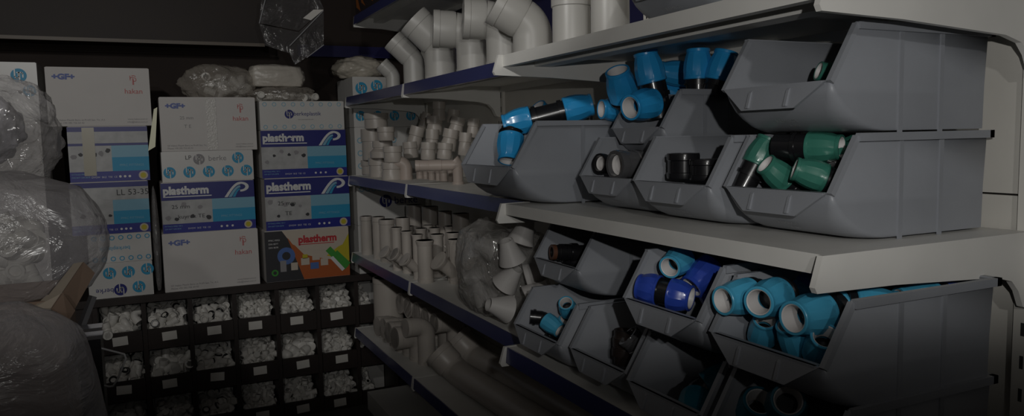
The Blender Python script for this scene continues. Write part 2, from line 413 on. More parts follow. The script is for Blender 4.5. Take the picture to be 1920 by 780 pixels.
def stub_mesh(ln, r, m):
    k = ('stub', ln, r, m.name)
    if k in CM: return CM[k]
    pr = [(.02, .85), (.58, .85), (.58, .04), (r*.9, .02), (r*.9, -ln*.3), (r, -ln*.3), (r, -ln*.42), (r*.86, -ln*.42), (r*.84, -ln), (r*.6, -ln), (r*.6, -ln*.9), (.02, -ln*.9)]
    CM[k] = MB().lathe(pr, 32).mesh('body', m, 30); return CM[k]
def frame(d, roll=0):
    return Vector(d).normalized().to_track_quat('Z', 'Y').to_matrix().to_4x4() @ Matrix.Rotation(roll, 4, 'Z')
def fitting(name, label, P, arms, R, nm, bm_=None, group=None, body_len=1.2, cat='pipe fitting', stubs=(), nl=1):
    """arms: directions that end in a nut; stubs: directions that end in a bare body pipe"""
    bm_ = bm_ or BLACK
    t = thing(name, label, cat, P, 0, group)
    for d in arms:
        d = Vector(d).normalized(); M = frame(d); S = Matrix.Scale(R, 4) @ Matrix.Scale(nl, 4, (0, 0, 1))
        base = Matrix.Translation(d*R*body_len*.5) @ M @ S
        link('nut', nut_mesh(nm), t, M=base); link('grip_ring', ring_mesh(), t, M=base)
    b = MB()
    for d in list(arms) + list(stubs):
        d = Vector(d).normalized(); ln = R*body_len*.5 + (R*.25 if d in [Vector(a).normalized() for a in arms] else R*.9)
        st = d in [Vector(a).normalized() for a in stubs]
        pts = [Vector((0,0,0)), d*ln*.55, d*ln*.551, d*ln*.75, d*ln*.751, d*ln]
        rr = [R*.78, R*.78, R*.9, R*.9, R*.8, R*.8]
        if st: pts += [d*ln, d*ln*.7]; rr += [R*.6, R*.58]
        else: pts += [d*ln, d*(ln+R*.55)]; rr += [R*.58, R*.58]
        b.sweep(pts, rr, 28)
    b.lathe([(R*.05, -R*.76), (R*.5, -R*.6), (R*.76, -R*.2), (R*.78, 0), (R*.76, R*.2), (R*.5, R*.6), (R*.05, R*.76)], 20)
    b.build('body', bm_, t, smooth=30)
    return t
def nutthing(label, P, d, R, nm, bm_=None, stub=1.0, group=None, cat='pipe fitting'):
    """one nut screwed on a short body"""
    t = thing('compression_fitting', label, cat, P, 0, group); M = frame(d) @ Matrix.Scale(R, 4)
    M = M @ Matrix.Translation((0, 0, -1.0))
    link('nut', nut_mesh(nm), t, M=M); link('grip_ring', ring_mesh(), t, M=M); link('body', stub_mesh(stub, .98, bm_ or BLACK), t, M=M)
    return t
L_ = -CR; RT = CR; UP = Vector((0,0,1)); TO = Vector((-CF.x, -CF.y, 0)).normalized()   # picture left, right, up, towards the lens
GB = 'blue compression fittings'
# wide bin
nutthing('blue nut hanging mouth down over the front of the wide dark bin', onX(956, 277, .965), -UP*.9+L_*.12+TO*.45, .039, BLUE, stub=.6, group=GB)
fitting('compression_coupling', 'long black coupling with blue nuts lying across the wide dark bin', onX(1027, 216, 1.08), [-(RT+UP*.24), RT+UP*.24], .040, BLUE, group=GB, body_len=2.5)
fitting('compression_elbow', 'blue ended elbow whose ring peeks out behind the long black coupling', onX(1036, 236, 1.25), [L_*.5+UP*.65+TO*.4, RT], .034, BLUE, group=GB)
nutthing('blue nut with white mouth at the right end of the wide dark bin', onX(1150, 205, 1.20), L_+TO*.35, .034, BLUE, group=GB)
# small heaped bin
nutthing('blue nut tipped up with its white mouth showing, leftmost of the heap', onX(1165, 160, 1.17), L_*.30+UP*.82+TO*.45, .041, BLUE, stub=.4, group=GB)
nutthing('blue nut on a leaning black body, highest of the heap', onX(1217, 128, 1.19), UP*.95+L_*.22, .0385, BLUE, stub=2.4, group=GB)
nutthing('blue nut at the heap front with round white mouth facing left', onX(1203, 197, 1.15), L_*.80-UP*.18+TO*.65, .040, BLUE, stub=.7, group=GB)
nutthing('blue nut lying behind the upright one in the small bin', onX(1264, 137, 1.36), L_+UP*.1, .036, BLUE, stub=.5, group=GB)
nutthing('blue nut standing upright on a black collar behind the rim', onX(1309, 122, 1.27), UP, .036, BLUE, stub=.9, group=GB)
nutthing('blue nut leaning right beside the topmost grey bin', onX(1354, 126, 1.30), UP*.9+RT*.25, .036, BLUE, stub=.9, group=GB)
nutthing('blue nut glimpsed low behind the small bin rim', onX(1258, 172, 1.38), UP*.5+L_, .032, BLUE, stub=.5, group=GB)
# rings
def ring_thing(label, P, d, R, ln, m, group, white=True):
    t = thing('threaded_ring', label, 'pipe fitting', P, 0, group); M = frame(d)
    pr = [(R*.74, 0), (R*.98, 0), (R, ln*.08), (R, ln*.22), (R*.93, ln*.25), (R*.93, ln*.7), (R, ln*.74), (R, ln*.93), (R*.97, ln), (R*.76, ln), (R*.72, ln*.9), (R*.70, ln*.1)]
    MB().lathe(pr, 36, M, rib=lambda i, z: 1.03 if i % 6 == 0 else 1, close=False).build('ring_body', m, t, smooth=30)
    if white: MB().lathe([(R*.70, ln*.1), (R*.70, ln*.85), (R*.55, ln*.80), (R*.52, ln*.1)], 28, M, close=False).build('grip_ring', GRIP, t)
    return t
GREYC = mat('smoky_clear_plastic', (.10, .10, .105), .15, coat=.6)
ring_thing('black ringed coupling with white mouth, left of the two in its bin', onX(1150, 309, 1.085), L_*.8+TO*.6+UP*.1, .026, .05, BLACK, 'clear ringed couplings')
ring_thing('smoky clear coupling with white mouth, right of the two in its bin', onX(1198, 308, 1.10), L_*.85+TO*.5, .036, .075, GREYC, 'clear ringed couplings')
ring_thing('taller black ring standing in the bin beside the green fittings', onX(1281, 334, 1.07), UP, .036, .055, BLACK, 'black rings', False)
ring_thing('lower black ring half hidden by the green fittings bin', onX(1323, 337, 1.08), UP, .034, .044, BLACK, 'black rings', False)
# green
GG = 'green and black fittings'
nutthing('green nut above a tilted black pipe end, leftmost in the bin', onX(1428, 286, 1.07), UP*.8+RT*.42, .027, GREEN, stub=2.2, group=GG)
nutthing('green nut with black end pointing right, front middle of the bin', onX(1456, 325, 1.05), -RT*.75+UP*.6+TO*.1, .026, GREEN, stub=1.5, group=GG)
nutthing('green nut with white mouth turned right, top of the bin', onX(1545, 276, 1.10), RT*.75+TO*.66, .028, GREEN, stub=2.2, group=GG)
nutthing('green nut with black end, front right in the bin', onX(1520, 326, 1.05), -RT*.9+UP*.3-TO*.2, .026, GREEN, stub=2.0, group=GG)
nutthing('green nut deep in the bin behind the slanted rim', onX(1590, 285, 1.15), UP*.5+RT*.6, .026, GREEN, stub=.8, group=GG)
nutthing('single green fitting barely showing inside the topmost bin', onX(1558, 140, 1.14), UP*.3+L_, .022, GREEN, stub=.8, group=GG)
# third shelf
GK = 'black fittings of the stacked bin'
def thread_pipe(label, P, d, R, ln, m, tip, group):
    t = thing('threaded_nipple', label, 'pipe fitting', P, 0, group); M = frame(d)
    pr = [(.003, -ln/2), (R*.8, -ln/2), (R*.8, -ln*.25), (R, -ln*.25), (R, -ln*.05), (R*.85, -ln*.05)]
    for k in range(6): pr += [(R*.85, ln*(.0+.05*k)), (R*.92, ln*(.025+.05*k))]
    pr += [(R*.8, ln*.32), (R*.8, ln*.5), (R*.55, ln*.5), (R*.5, ln*.3), (.003, ln*.3)]
    MB().lathe(pr, 28, M).build('body', m, t, smooth=30)
    if tip: MB().lathe([(R*.84, ln*.40), (R*.84, ln*.51), (R*.56, ln*.51), (R*.56, ln*.40)], 28, M, close=False).build('end_ring', tip, t)
    return t
thread_pipe('black threaded nipple with copper coloured end in the stacked bin', onX(1066, 473, 1.06), L_+UP*.05+TO*.3, .026, .10, BLACK, ORANGE, GK)
thread_pipe('black fitting with light blue end at the back of the stacked bin', onX(1076, 444, 1.16), RT+UP*-.2, .028, .12, BLACK, CYAN, GK)
thread_pipe('black fitting lying lowest in the stacked bin', onX(1075, 490, 1.08), L_*.6+UP*.3-TO*.4, .022, .08, BLACK, None, GK)
GT = 'light blue tees'
fitting('compression_tee', 'light blue tee with black end at the front of the leftmost bin', onX(1017, 596, .985), [RT*.6-UP*.35+TO*.5], .025, CYAN, group=GT, stubs=[L_+UP*.1], body_len=1.0)
nutthing('light blue ring with white mouth turned upwards above the tees', onX(1064, 576, 1.05), UP*.6+TO*.75+L_*.2, .026, CYAN, group=GT)
nutthing('light blue nut low at the right of the leftmost bin', onX(1048, 612, 1.04), RT*.5+UP*.6+TO*.3, .024, CYAN, group=GT)
thread_pipe('dark brown fitting standing in the shadowed grey bin', onX(1170, 650, 1.03), UP, .030, .085, BROWNP, None, 'dark brown fittings')
ring_thing('dark ring lying beside the brown fitting in the shadowed bin', onX(1199, 650, 1.04), L_*.6+UP*.6, .030, .04, GREYC, 'dark brown fittings', False)
GR = 'royal blue couplings'
ax = RT*.84+TO*.50-UP*.12
fitting('compression_coupling', 'royal blue coupling with black middle band and white mouth', onX(1246, 548, .955), [ax, -ax], .033, ROYAL, group=GR, body_len=.7, nl=.66)
nutthing('light blue saddle fitting with white mouth on top of the royal blue couplings', onX(1268, 492, .985), L_*.62-UP*.2+TO*.78, .029, CYAN, stub=.6, group='light blue fittings')
nutthing('royal blue nut behind the light blue saddle fitting', onX(1318, 518, 1.03), L_*.4-UP*.3+TO*.2, .033, ROYAL, group=GR)
nutthing('royal blue nut low behind the front royal coupling', onX(1335, 552, 1.05), UP*.5+L_*.4, .028, ROYAL, group=GR)
GC = 'light blue fittings'
nutthing('light blue nut with white mouth, leftmost of the upper row in the brimming bin', onX(1382, 558, .935), L_*.85+TO*.5-UP*.05, .032, CYAN, stub=.8, group=GC)
nutthing('light blue nut with white mouth, second of the upper row', onX(1441, 560, .95), L_*.72+TO*.72-UP*.02, .033, CYAN, stub=.8, group=GC)
ax = L_*.84+TO*.5-UP*.03
fitting('compression_coupling', 'light blue coupling with black band, largest in the brimming bin', onX(1553, 582, 1.0), [ax, -ax], .034, CYAN, group=GC, body_len=.9)
nutthing('light blue nut tipped with mouth upwards, left of the lower row', onX(1432, 617, .97), UP*.75+TO*.62+L_*.1, .026, CYAN, stub=.4, group=GC)
nutthing('light blue nut wedged in the middle of the lower row', onX(1490, 632, .965), UP*.75+L_*.4+TO*.3, .028, CYAN, stub=.5, group=GC)
nutthing('light blue nut with white mouth, right of the lower row', onX(1543, 648, .965), UP*.66+TO*.70+L_*.15, .029, CYAN, stub=.6, group=GC)
nutthing('light blue nut showing above its neighbours, back of the upper row', onX(1475, 545, 1.09), UP*.3+L_, .032, CYAN, stub=.6, group=GC)
nutthing('royal blue nut under the white shelf edge, behind the light blue ones', onX(1500, 530, 1.12), L_+UP*.1, .032, ROYAL, stub=.6, group=GR)
nutthing('light blue nut lying along the bin rim below the white bracket', onY(1640, 575, .86), RT*.9+TO*.1, .033, CYAN, stub=1.0, group=GC)
nutthing('pale blue fitting further back along the bin rim', onY(1722, 566, .865), L_+TO*.1, .033, CYAN, stub=1.2, group=GC)
nutthing('violet blue fitting at the back of the brimming bin', onY(1765, 558, .87), RT, .033, ROYAL, stub=1.0, group=GR)
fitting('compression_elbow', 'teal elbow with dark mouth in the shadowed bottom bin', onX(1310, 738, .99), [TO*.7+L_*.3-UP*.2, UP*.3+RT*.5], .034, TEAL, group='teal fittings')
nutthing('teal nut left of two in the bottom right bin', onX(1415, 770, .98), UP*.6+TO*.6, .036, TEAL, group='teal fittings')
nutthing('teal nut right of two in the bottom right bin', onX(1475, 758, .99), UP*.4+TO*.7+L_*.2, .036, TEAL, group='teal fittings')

# ------------------------------------------------------------------ grey pvc pipe fittings
def arc(p, d0, d1, rb, n=8):
    """points of a bend starting at p, heading d0, ending heading d1"""
    d0, d1 = Vector(d0).normalized(), Vector(d1).normalized(); ax = d0.cross(d1).normalized(); th = d0.angle(d1)
    c = Vector(p) + (ax.cross(d0))*rb; pts = []
    for i in range(n+1):
        q = Matrix.Rotation(th*i/n, 3, ax); pts.append(c + q @ (Vector(p)-c))
    return pts
def mouth(pts, rad, d, R, ln, collar=.14, t=.09):
    """adds a socket of length ln ending in an open mouth"""
    p = pts[-1]; d = Vector(d).normalized()
    for a, r in ((0, R), (.01, R*(1+collar*.6)), (ln*.70, R*(1+collar*.6)), (ln*.72, R*(1+collar)), (ln*.97, R*(1+collar)), (ln, R*(1+collar*.85)), (ln, R*(1+collar*.85-t)), (ln*.3, R*(1+collar*.85-t)), (ln*.28, R*.86), (-R*.6, R*.82)):
        pts.append(p + d*(a if a else .0001)); rad.append(r)
def ybase(R, H, p=None):
    return None
def pvc_elbow(label, P, H, R, ang, d, m=PVC, leg=None, group=None, ln2=None, name='pipe_bend', collar=.07):
    """stands on its lower end; H overall height to bend start; bends from up towards d"""
    t = thing(name, label, 'pipe fitting', P, 0, group)
    d = Vector(d); d.z = 0; d.normalize(); a = math.radians(ang); e = UP*math.cos(a) + d*math.sin(a)
    rb = R*1.08; ln2 = ln2 or R*1.5
    pts = [Vector((0,0,0)), Vector((0,0,.004)), Vector((0,0,R*.35)), Vector((0,0,R*.36)), Vector((0,0,H))]; rad = [R*.98, R*1.0, R*1.0, R*.97, R*.97]
    A = arc((0,0,H), UP, e, rb); pts += A[1:]; rad += [R*.97]*(len(A)-1)
    MB().sweep(pts, rad, 36).build('bend', m, t, smooth=40)
    p2 = [A[-1]-e*.002]; r2 = [R*.97]; mouth(p2, r2, e, R*.99, ln2, collar)
    MB().sweep(p2, r2, 36).build('socket', m, t, smooth=30); return t
def pvc_tier(name, label, P, R, H, m=PVC, collar=.10, frac=.35, group=None, tilt=None, rtop=None):
    """straight coupling / reducer standing upright or tilted along axis"""
    rt = rtop or R
    h1 = H*(1-frac)
    pts = [(0,0,0), (0,0,.003), (0,0,h1*.62), (0,0,h1*.9), (0,0,h1), (0,0,h1+.002), (0,0,H-.004), (0,0,H), (0,0,H), (0,0,H*.6)]
    rad = [R*.96, R, R, rt*.99, rt*.98, rt*(1+collar), rt*(1+collar), rt*(1+collar*.8), rt*.88, rt*.84]
    o = MB().sweep(pts, rad, 32).build(name, m, None, smooth=30)
    o.location = P
    if tilt: o.rotation_euler = Vector(tilt).to_track_quat('Z', 'Y').to_euler()
    return tag(o, label, 'pipe fitting', group)
def standing(u, vb, vt, wpx, zs):
    """pixel column of a pipe standing on shelf height zs -> centre, radius, height"""
    p = onZ(u, vb, zs); s = ppm(p); R = wpx/2/s
    away = Vector((p.x, p.y, 0)).normalized(); c = p + away*R*.8; s2 = ppm(c)
    q = onX(u, vt, c.x); return Vector((c.x, c.y, zs)), R, max(.02, q.z-zs)
# --- upper shelf: big bends, mouths turned to the left
GU = 'big grey bends on the upper shelf'
def on_upper(u, X, w):
    p = onX(u, 150, X); p.z = S1; R = w/2/ppm(p); return p, R
LF = Vector((-.93, .30, 0))
for u, X, wpx, vbend, ang, kind, label, ln in (
    (737, 1.10, 27, 146, 45, 1, 'smallest grey forty five degree bend at the far end of the upper shelf', 1.7),
    (777, 1.10, 41, 122, 45, 1, 'grey forty five degree bend, second from the far end of the upper shelf', 2.2),
    (827, 1.10, 60, 100, 45, 1, 'grey forty five degree bend behind the first square bend', 1.9),
    (889, 1.12, 66, 92, 87, 0, 'first grey square bend with its mouth turned left on the upper shelf', 1.25),
    (948, 1.12, 72, 76, 87, 0, 'second grey square bend, taller, on the upper shelf', 1.15),
    (1000, 1.13, 76, 70, 60, 1, 'largest grey bend with wide mouth beside the white bracket', 1.5)):
    p, R = on_upper(u, X, wpx); hb = onX(u, vbend, X).z - S1
    pvc_elbow(label, p, max(.02, hb), R, ang, LF if kind == 0 else LF, PVCL, group=GU, ln2=R*ln)
for u, X, wpx, vt, label in ((1073, 1.12, 72, -10, 'plain grey coupling standing right of the largest bend'), (1145, 1.13, 72, -14, 'grey coupling standing beside the cut off bin at the top edge')):
    p, R = on_upper(u, X, wpx)
    pvc_tier('pipe_coupling', label, p, R, .19, PVCL, .05, .3, GU)
# --- second shelf: couplings behind the dark bin
for u, X, wpx, label in ((1012, 1.30, 52, 'grey coupling standing behind the dark bin, left of three'), (1082, 1.32, 54, 'grey coupling standing behind the long black coupling'), (1150, 1.33, 50, 'grey coupling standing behind the blue nut heap')):
    p = onX(u, 190, X); p.z = S2; R = wpx/2/ppm(p)
    pvc_tier('pipe_coupling', label, p, R, .30, PVCL, .06, .78, 'grey couplings behind the bins')
# --- second shelf, far end: stacks of couplings and reducers
GS = 'grey couplings and reducers piled on the second shelf'
def stack(u, vb, tiers, X=None, m=PVC):
    """tiers: (v_bottom, v_top, width, label)"""
    p = onZ(u, vb, S2) if X is None else Vector((X, onX(u, vb, X).y, S2))
    z = S2
    for i, (uu, vt, wpx, lab, rt) in enumerate(tiers):
        q = onX(uu, vt, p.x); q0 = Vector((p.x, onX(uu, (vb+vt)/2, p.x).y, z)); s = ppm(q0)
        H = q.z - z
        pvc_tier('pipe_reducer', lab, q0, wpx/2/s/1.08, H, m, .08, .4, GS, rtop=(wpx/2/s/1.08)*rt); z += H + .0005
stack(697, 332, [(697, 300, 40, 'bottom grey coupling of the tall stack at the far end', 1), (700, 242, 44, 'middle grey coupling of the tall stack at the far end', 1), (707, 212, 46, 'top grey coupling of the tall stack at the far end', 1)], X=1.14)
stack(716, 334, [(712, 296, 42, 'bottom grey coupling of the stack behind the swan bend', 1), (718, 264, 50, 'wide grey reducer in the stack behind the swan bend', .75), (725, 238, 33, 'small grey reducer topping the stack behind the swan bend', 1)], X=1.09)
stack(737, 335, [(735, 304, 42, 'grey coupling directly behind the swan bend', .9), (737, 274, 36, 'grey reducer collar rising behind the swan bend', 1)], X=1.06)
# swan bend and horizontal branch
p, R, H = standing(762, 337, 305, 24, S2)
pvc_elbow('warm grey swan bend curving down in front of the coupling stacks', p, H-R*1.0, R, 87, LF, PVCP, group='warm grey bends', ln2=R*1.7)
p, R, H = standing(859, 346, 300, 20, S2)
t = thing('branch_pipe', 'warm grey branch pipe lying across a row of small sockets', 'pipe fitting', p, 0, 'warm grey bends')
MB().sweep([(0,0,0), (0,0,R*.5), (0,0,R*.51), (0,0,H*.72)], [R*1.1, R*1.1, R*.95, R*.95], 28).build('foot', PVCP, t)
hz = H*.80; ln = (859-772)/ppm(p)
p1 = [Vector((0,0,hz)), Vector((0,0,hz)) + LF*ln*.35, Vector((0,0,hz)) + LF*ln*.36, Vector((0,0,hz)) + LF*ln*.62]; r1 = [R*1.0, R*1.0, R*1.08, R*1.08]
mouth(p1, r1, LF, R*1.0, ln*.30, .1); MB().sweep(p1, r1, 28).build('barrel', PVCP, t)
e = Vector((LF.x*-.3, LF.y*-.3, .8)).normalized(); p1 = [Vector((0,0,hz))]; r1 = [R*.95]; p1.append(p1[0]+LF*-.02); r1.append(R*.95)
p2 = [Vector((0,0,hz-R*.5)), Vector((0,0,hz+R*.2))]; r2 = [R*.95, R*.95]; mouth(p2, r2, LF*.55+UP*.6, R*.95, R*1.1, .12); MB().sweep(p2, r2, 28).build('branch_socket', PVCP, t)
for i, (u, vb, wpx) in enumerate(((786, 337, 15), (797, 338, 10), (809, 340, 14), (821, 341, 10), (832, 342, 15), (846, 344, 12))):
    p, R, H = standing(u, vb, 316, wpx, S2)
    p = p + Vector((.035, .09, 0))
    pvc_tier('small_socket', 'small warm grey socket, %s in the row beneath the branch pipe' % ('first', 'second', 'third', 'fourth', 'fifth', 'last')[i], p, R, H, PVCP, .12, .4, 'small sockets under the branch pipe')
# piled reducers (tilted), each resting on the ones below
pile = [  # u, v centre, width px, height px, lean, X, wording
    (770, 281, 30, 24, -.05, 1.20, 'lowest left in the pile'), (803, 283, 30, 26, .05, 1.18, 'lowest middle in the pile'), (834, 283, 30, 24, .1, 1.19, 'lowest right in the pile'),
    (779, 258, 30, 34, .30, 1.23, 'leaning right, left edge of the pile'), (810, 265, 27, 36, .08, 1.21, 'standing central in the pile'), (843, 262, 31, 32, .22, 1.22, 'leaning, middle right of the pile'), (872, 270, 26, 34, .10, 1.24, 'right edge of the pile beside the dark bin'),
    (815, 235, 32, 28, .05, 1.25, 'second from the top of the tall column'), (797, 227, 20, 26, .35, 1.30, 'leaning behind the tall column'), (856, 237, 29, 28, .28, 1.26, 'upper right of the pile'), (887, 240, 24, 28, .12, 1.28, 'topmost at the right by the dark bin'),
    (823, 208, 26, 28, .04, 1.27, 'topmost of the whole pile'), (850, 218, 25, 20, .15, 1.31, 'just right of the topmost one')]
for u, v, wp, hp, lean, X, where in pile:
    c = onX(u, v, X); s = ppm(c); ax = (UP + RT*lean).normalized(); H = hp*1.25/s
    pvc_tier('pipe_reducer', 'grey pipe reducer, %s' % where, c - ax*H/2, wp/2/s/1.08, H, PVC, .10, .42, GS, tilt=ax, rtop=wp/2/s/1.08*.92)

# --- third shelf, far end: standing pipes and branches
GP = 'grey pipes standing on the third shelf'
for u, vb, vt, wpx, lab in ((689, 478, 406, 22, 'tall plain grey pipe standing at the far end of the third shelf'), (712, 486, 407, 24, 'tall plain grey pipe, second from the far end'), (728, 492, 412, 30, 'widest tall plain grey pipe near the far end')):
    p, R, H = standing(u, vb, vt, wpx, S3); pvc_tier('grey_pipe', lab, p, R*.96, H, PVC, .05, .12, GP)
for u, X, vt, wpx, lab in ((738, 1.28, 384, 29, 'first'), (777, 1.29, 384, 29, 'second'), (807, 1.30, 387, 31, 'third'), (835, 1.31, 396, 26, 'fourth'), (864, 1.32, 400, 32, 'fifth'), (755, 1.16, 408, 27, 'front')):
    q = onX(u, 420, X); s = ppm(q); z = S3; H = onX(u, vt, X).z - z
    pvc_tier('pipe_coupling', ('tall grey coupling, %s from the left in the back row of the third shelf' % lab) if lab != 'front' else 'grey coupling between the plain pipes and the branch pipes', Vector((q.x, q.y, z)), wpx/2/s/1.05, H, PVC, .05, .45, 'tall couplings in the back row')
GY = 'grey branch pipes on the third shelf'
def branch_pipe(label, p, R, H, side, ring=True):
    t = thing('branch_pipe', label, 'pipe fitting', p, 0, GY)
    pts = [Vector((0,0,0)), Vector((0,0,.004)), Vector((0,0,R*.5)), Vector((0,0,R*.52)), Vector((0,0,H-R*.72))]; rad = [R*.98, R*1.04, R*1.04, R*.98, R*.98]
    mouth(pts, rad, UP, R*.98, R*.72, .20); MB().sweep(pts, rad, 28).build('pipe', PVC, t, smooth=30)
    if ring:
        d = Vector(side).normalized(); b0 = Vector((0, 0, H*.20)); L = R*4.3
        p1 = [b0, b0 + d*L*.74]; r1 = [R*.96, R*.96]; mouth(p1, r1, d, R*1.2, R*.7, .24, .10); MB().sweep(p1, r1, 28).build('branch_socket', PVC, t, smooth=30)
    return t
BD = L_*.66 + TO*.46 + UP*.64
for u, vb, vt, wpx, ring, lab in (
    (746, 508, 427, 19, True, 'left of the ringed three'), (765, 513, 434, 20, True, 'middle of the ringed three'), (785, 524, 440, 20, True, 'right of the ringed three'),
    (799, 531, 451, 31, False, 'foremost plain one'), (856, 533, 449, 27, True, 'foremost, open ring at left')):
    p, R, H = standing(u, vb, vt, wpx, S3)
    branch_pipe('grey branch pipe on the third shelf, %s' % lab, p, R*.95, H, BD, ring)
for i, (u, X, vt, wpx) in enumerate(((766, 1.21, 424, 18), (790, 1.22, 428, 19), (803, 1.27, 422, 16), (815, 1.25, 427, 18), (827, 1.31, 421, 15), (844, 1.29, 424, 18), (855, 1.35, 419, 15), (870, 1.33, 425, 18), (893, 1.33, 428, 17), (820, 1.15, 439, 22), (850, 1.17, 436, 23), (883, 1.21, 434, 22), (912, 1.27, 433, 19), (908, 1.20, 453, 24), (918, 1.31, 444, 18), (936, 1.28, 450, 17), (934, 1.21, 459, 19))):
    q = onX(u, vt+20, X); s = ppm(q); H = onX(u, vt, X).z - S3; R = wpx/2/s*1.02
    branch_pipe('grey branch pipe in the packed group behind, %s from the left' % ('first','second','third','fourth','fifth','sixth','seventh','eighth','ninth','tenth','eleventh','twelfth','thirteenth','fourteenth','fifteenth','sixteenth','seventeenth')[i], Vector((q.x, q.y, S3)), R, H, BD, i % 3 == 0)

# --- lower shelf: elbow rows, wide pipes
GE = 'grey elbows in rows on the lower shelf'
p, R, H = standing(711, 612, 512, 54, S4); pvc_tier('grey_pipe', 'wide pale pipe standing at the far end of the lower shelf', (p.x+.02, min(p.y, 4.085-R), S4), R, H-.01, PVC, .02, .1, GE)
ordn = ('first', 'second', 'third', 'fourth', 'fifth', 'last')
for i, (u, v) in enumerate(((718, 594), (732, 603), (744, 613), (758, 624), (800, 655))):
    X = (1.10, 1.105, 1.11, 1.115, 1.12)[i]
    q = onX(u+ (0 if i == 4 else 28), v, X); q.z = S4; R = (34, 36, 38, 40, 34)[i]/2/ppm(q); q.z = S4
    H = onX(u, (588, 592, 600, 610, 612)[i], X).z - S4
    pvc_elbow('grey elbow, %s from the far end in the front row of the lower shelf' % ordn[i if i < 4 else 5], q, max(.03, H - R), R, 87, L_*.8+TO*.5, PVC, group=GE, ln2=R*1.5, name='pipe_elbow', collar=.06)
for i, (u, v) in enumerate(((792, 590), (806, 600), (822, 610), (838, 622), (855, 632))):
    X = 1.29; q = onX(u, v, X); q.z = S4; R = 36/2/ppm(q); H = onX(u, (566, 574, 583, 593, 603)[i], X).z - S4
    pvc_elbow('grey elbow, %s from the far end in the back row of the lower shelf' % ordn[i], q, max(.03, H-R), R, 87, L_*.8+TO*.5, PVC, group=GE, ln2=R*1.5, name='pipe_elbow', collar=.06)
p, R, H = standing(700, 590, 500, 30, S4)
pvc_elbow('tall grey elbow behind the front row at the far end', Vector((1.36, 3.72, S4)), .19, .05, 87, L_*.9+TO*.2, PVC, group=GE, name='pipe_elbow')
def lying(label, A, B, R, m=PVC):
    """wide pipe lying along the shelf; its far end turns up into an open socket"""
    t = thing('wide_pipe', label, 'pipe', A, 0, 'wide grey pipes'); d = (Vector(A)-Vector(B)); ln = d.length; d.normalize()
    e = (d*.62 + L_*.35 + TO*.30 + UP*.62).normalized()
    pts = [-d*ln, -d*ln*.5, -d*ln*.499, -d*R*.6]; rad = [R*.97]*2 + [R*.97]*2
    A_ = arc(pts[-1], d, e, R*1.3); pts += A_[1:]; rad += [R*.97]*(len(A_)-1)
    MB().sweep(pts, rad, 36).build('barrel', m, t, smooth=35)
    p2 = [A_[-1]-e*.003]; r2 = [R*.97]; mouth(p2, r2, e, R*1.02, R*1.5, .12, .10); MB().sweep(p2, r2, 36).build('socket', m, t, smooth=30)
A = onX(848, 676, 1.12)
lying('wide grey pipe lying with its open end to the left on the lower shelf', (1.12, A.y-.06, S4+.0635), (1.17, A.y-1.1, S4+.0635), .056)
A = onX(895, 640, 1.30)
lying('second wide grey pipe lying behind the first on the lower shelf', (1.27, A.y-.06, S4+.0655), (1.31, A.y-1.1, S4+.0655), .058)

# ------------------------------------------------------------------ cabinet of white fittings
YC = 4.2                          # front plane of boxes and cabinet
ZT = CZ - .748                    # cabinet top
CW, CH = .2155, .2475
CX = [-.262 + CW*i for i in range(8)]
cab = thing('pigeonhole_cabinet', 'dark brown pigeonhole cabinet full of white fittings under the boxes', 'cabinet', ((CX[0]+CX[-1])/2, YC, 0))
def cp(mb, name, m, par=None, **k):
    o = mb.build(name, m, None, **k); o.parent = par or cab
    if par is None: o.matrix_parent_inverse = Matrix.Translation(-Vector(cab.location))
    return o
cp(MB().box((CX[0]-.10, YC-.015, ZT-.036), (CX[-1]+.02, YC+.42, ZT)), 'cabinet_top', WOOD, smooth=0)
for i, x in enumerate(CX): cp(MB().box((x-.011, YC, .0), (x+.011, YC+.40, ZT-.037)), 'divider', WOOD, smooth=0)
cp(MB().box((CX[0]-.10, YC, .0), (CX[0]-.012, YC+.40, ZT-.037)), 'side_panel', WOOD, smooth=0)
cp(MB().box((CX[0]-.10, YC+.40, .0), (CX[-1]+.02, YC+.42, ZT-.037)), 'back_board', mat('tray_back', (.42, .41, .39), .6), smooth=0)
LINER = mat('pale_tray_liner', (.46, .45, .43), .6)
ROWT = [ZT-.036 - CH*r for r in range(3)]    # top of each opening
OPEN = .140
for r, zt in enumerate(ROWT):
    for c in range(7):
        x0, x1 = CX[c]+.0125, CX[c+1]-.0125
        zf = zt - OPEN
        m = MB(); zb = max(.002, zt-CH+.004)
        m.prism([(x0, YC-.012, zb), (x0, YC+.004, zb), (x0, YC+.004, zf), (x0, YC-.012, zf)], (x1-x0, 0, 0))
        m.box((x0, YC+.004, zb), (x1, YC+.39, zb+.008))
        tr = cp(m, 'tray_front', WOOD, smooth=0)
        cp(MB().box((x0+.001, YC+.215, zb+.009), (x1-.001, YC+.218, zt-.002)), 'tray_liner', LINER, tr, smooth=0)
        if c < 6:
            k = MB(); cx = (x0+x1)/2 + random.uniform(-.012, .012); a = random.uniform(-.06, .06)
            hw, hh = .034, .022
            M = Matrix.Translation((cx, YC-.0125, zf-.042)) @ Matrix.Rotation(a, 4, 'Y')
            k.box((-hw, -.001, -hh), (hw, 0, hh), M); cp(k, 'label_card', CARD, tr, smooth=0)
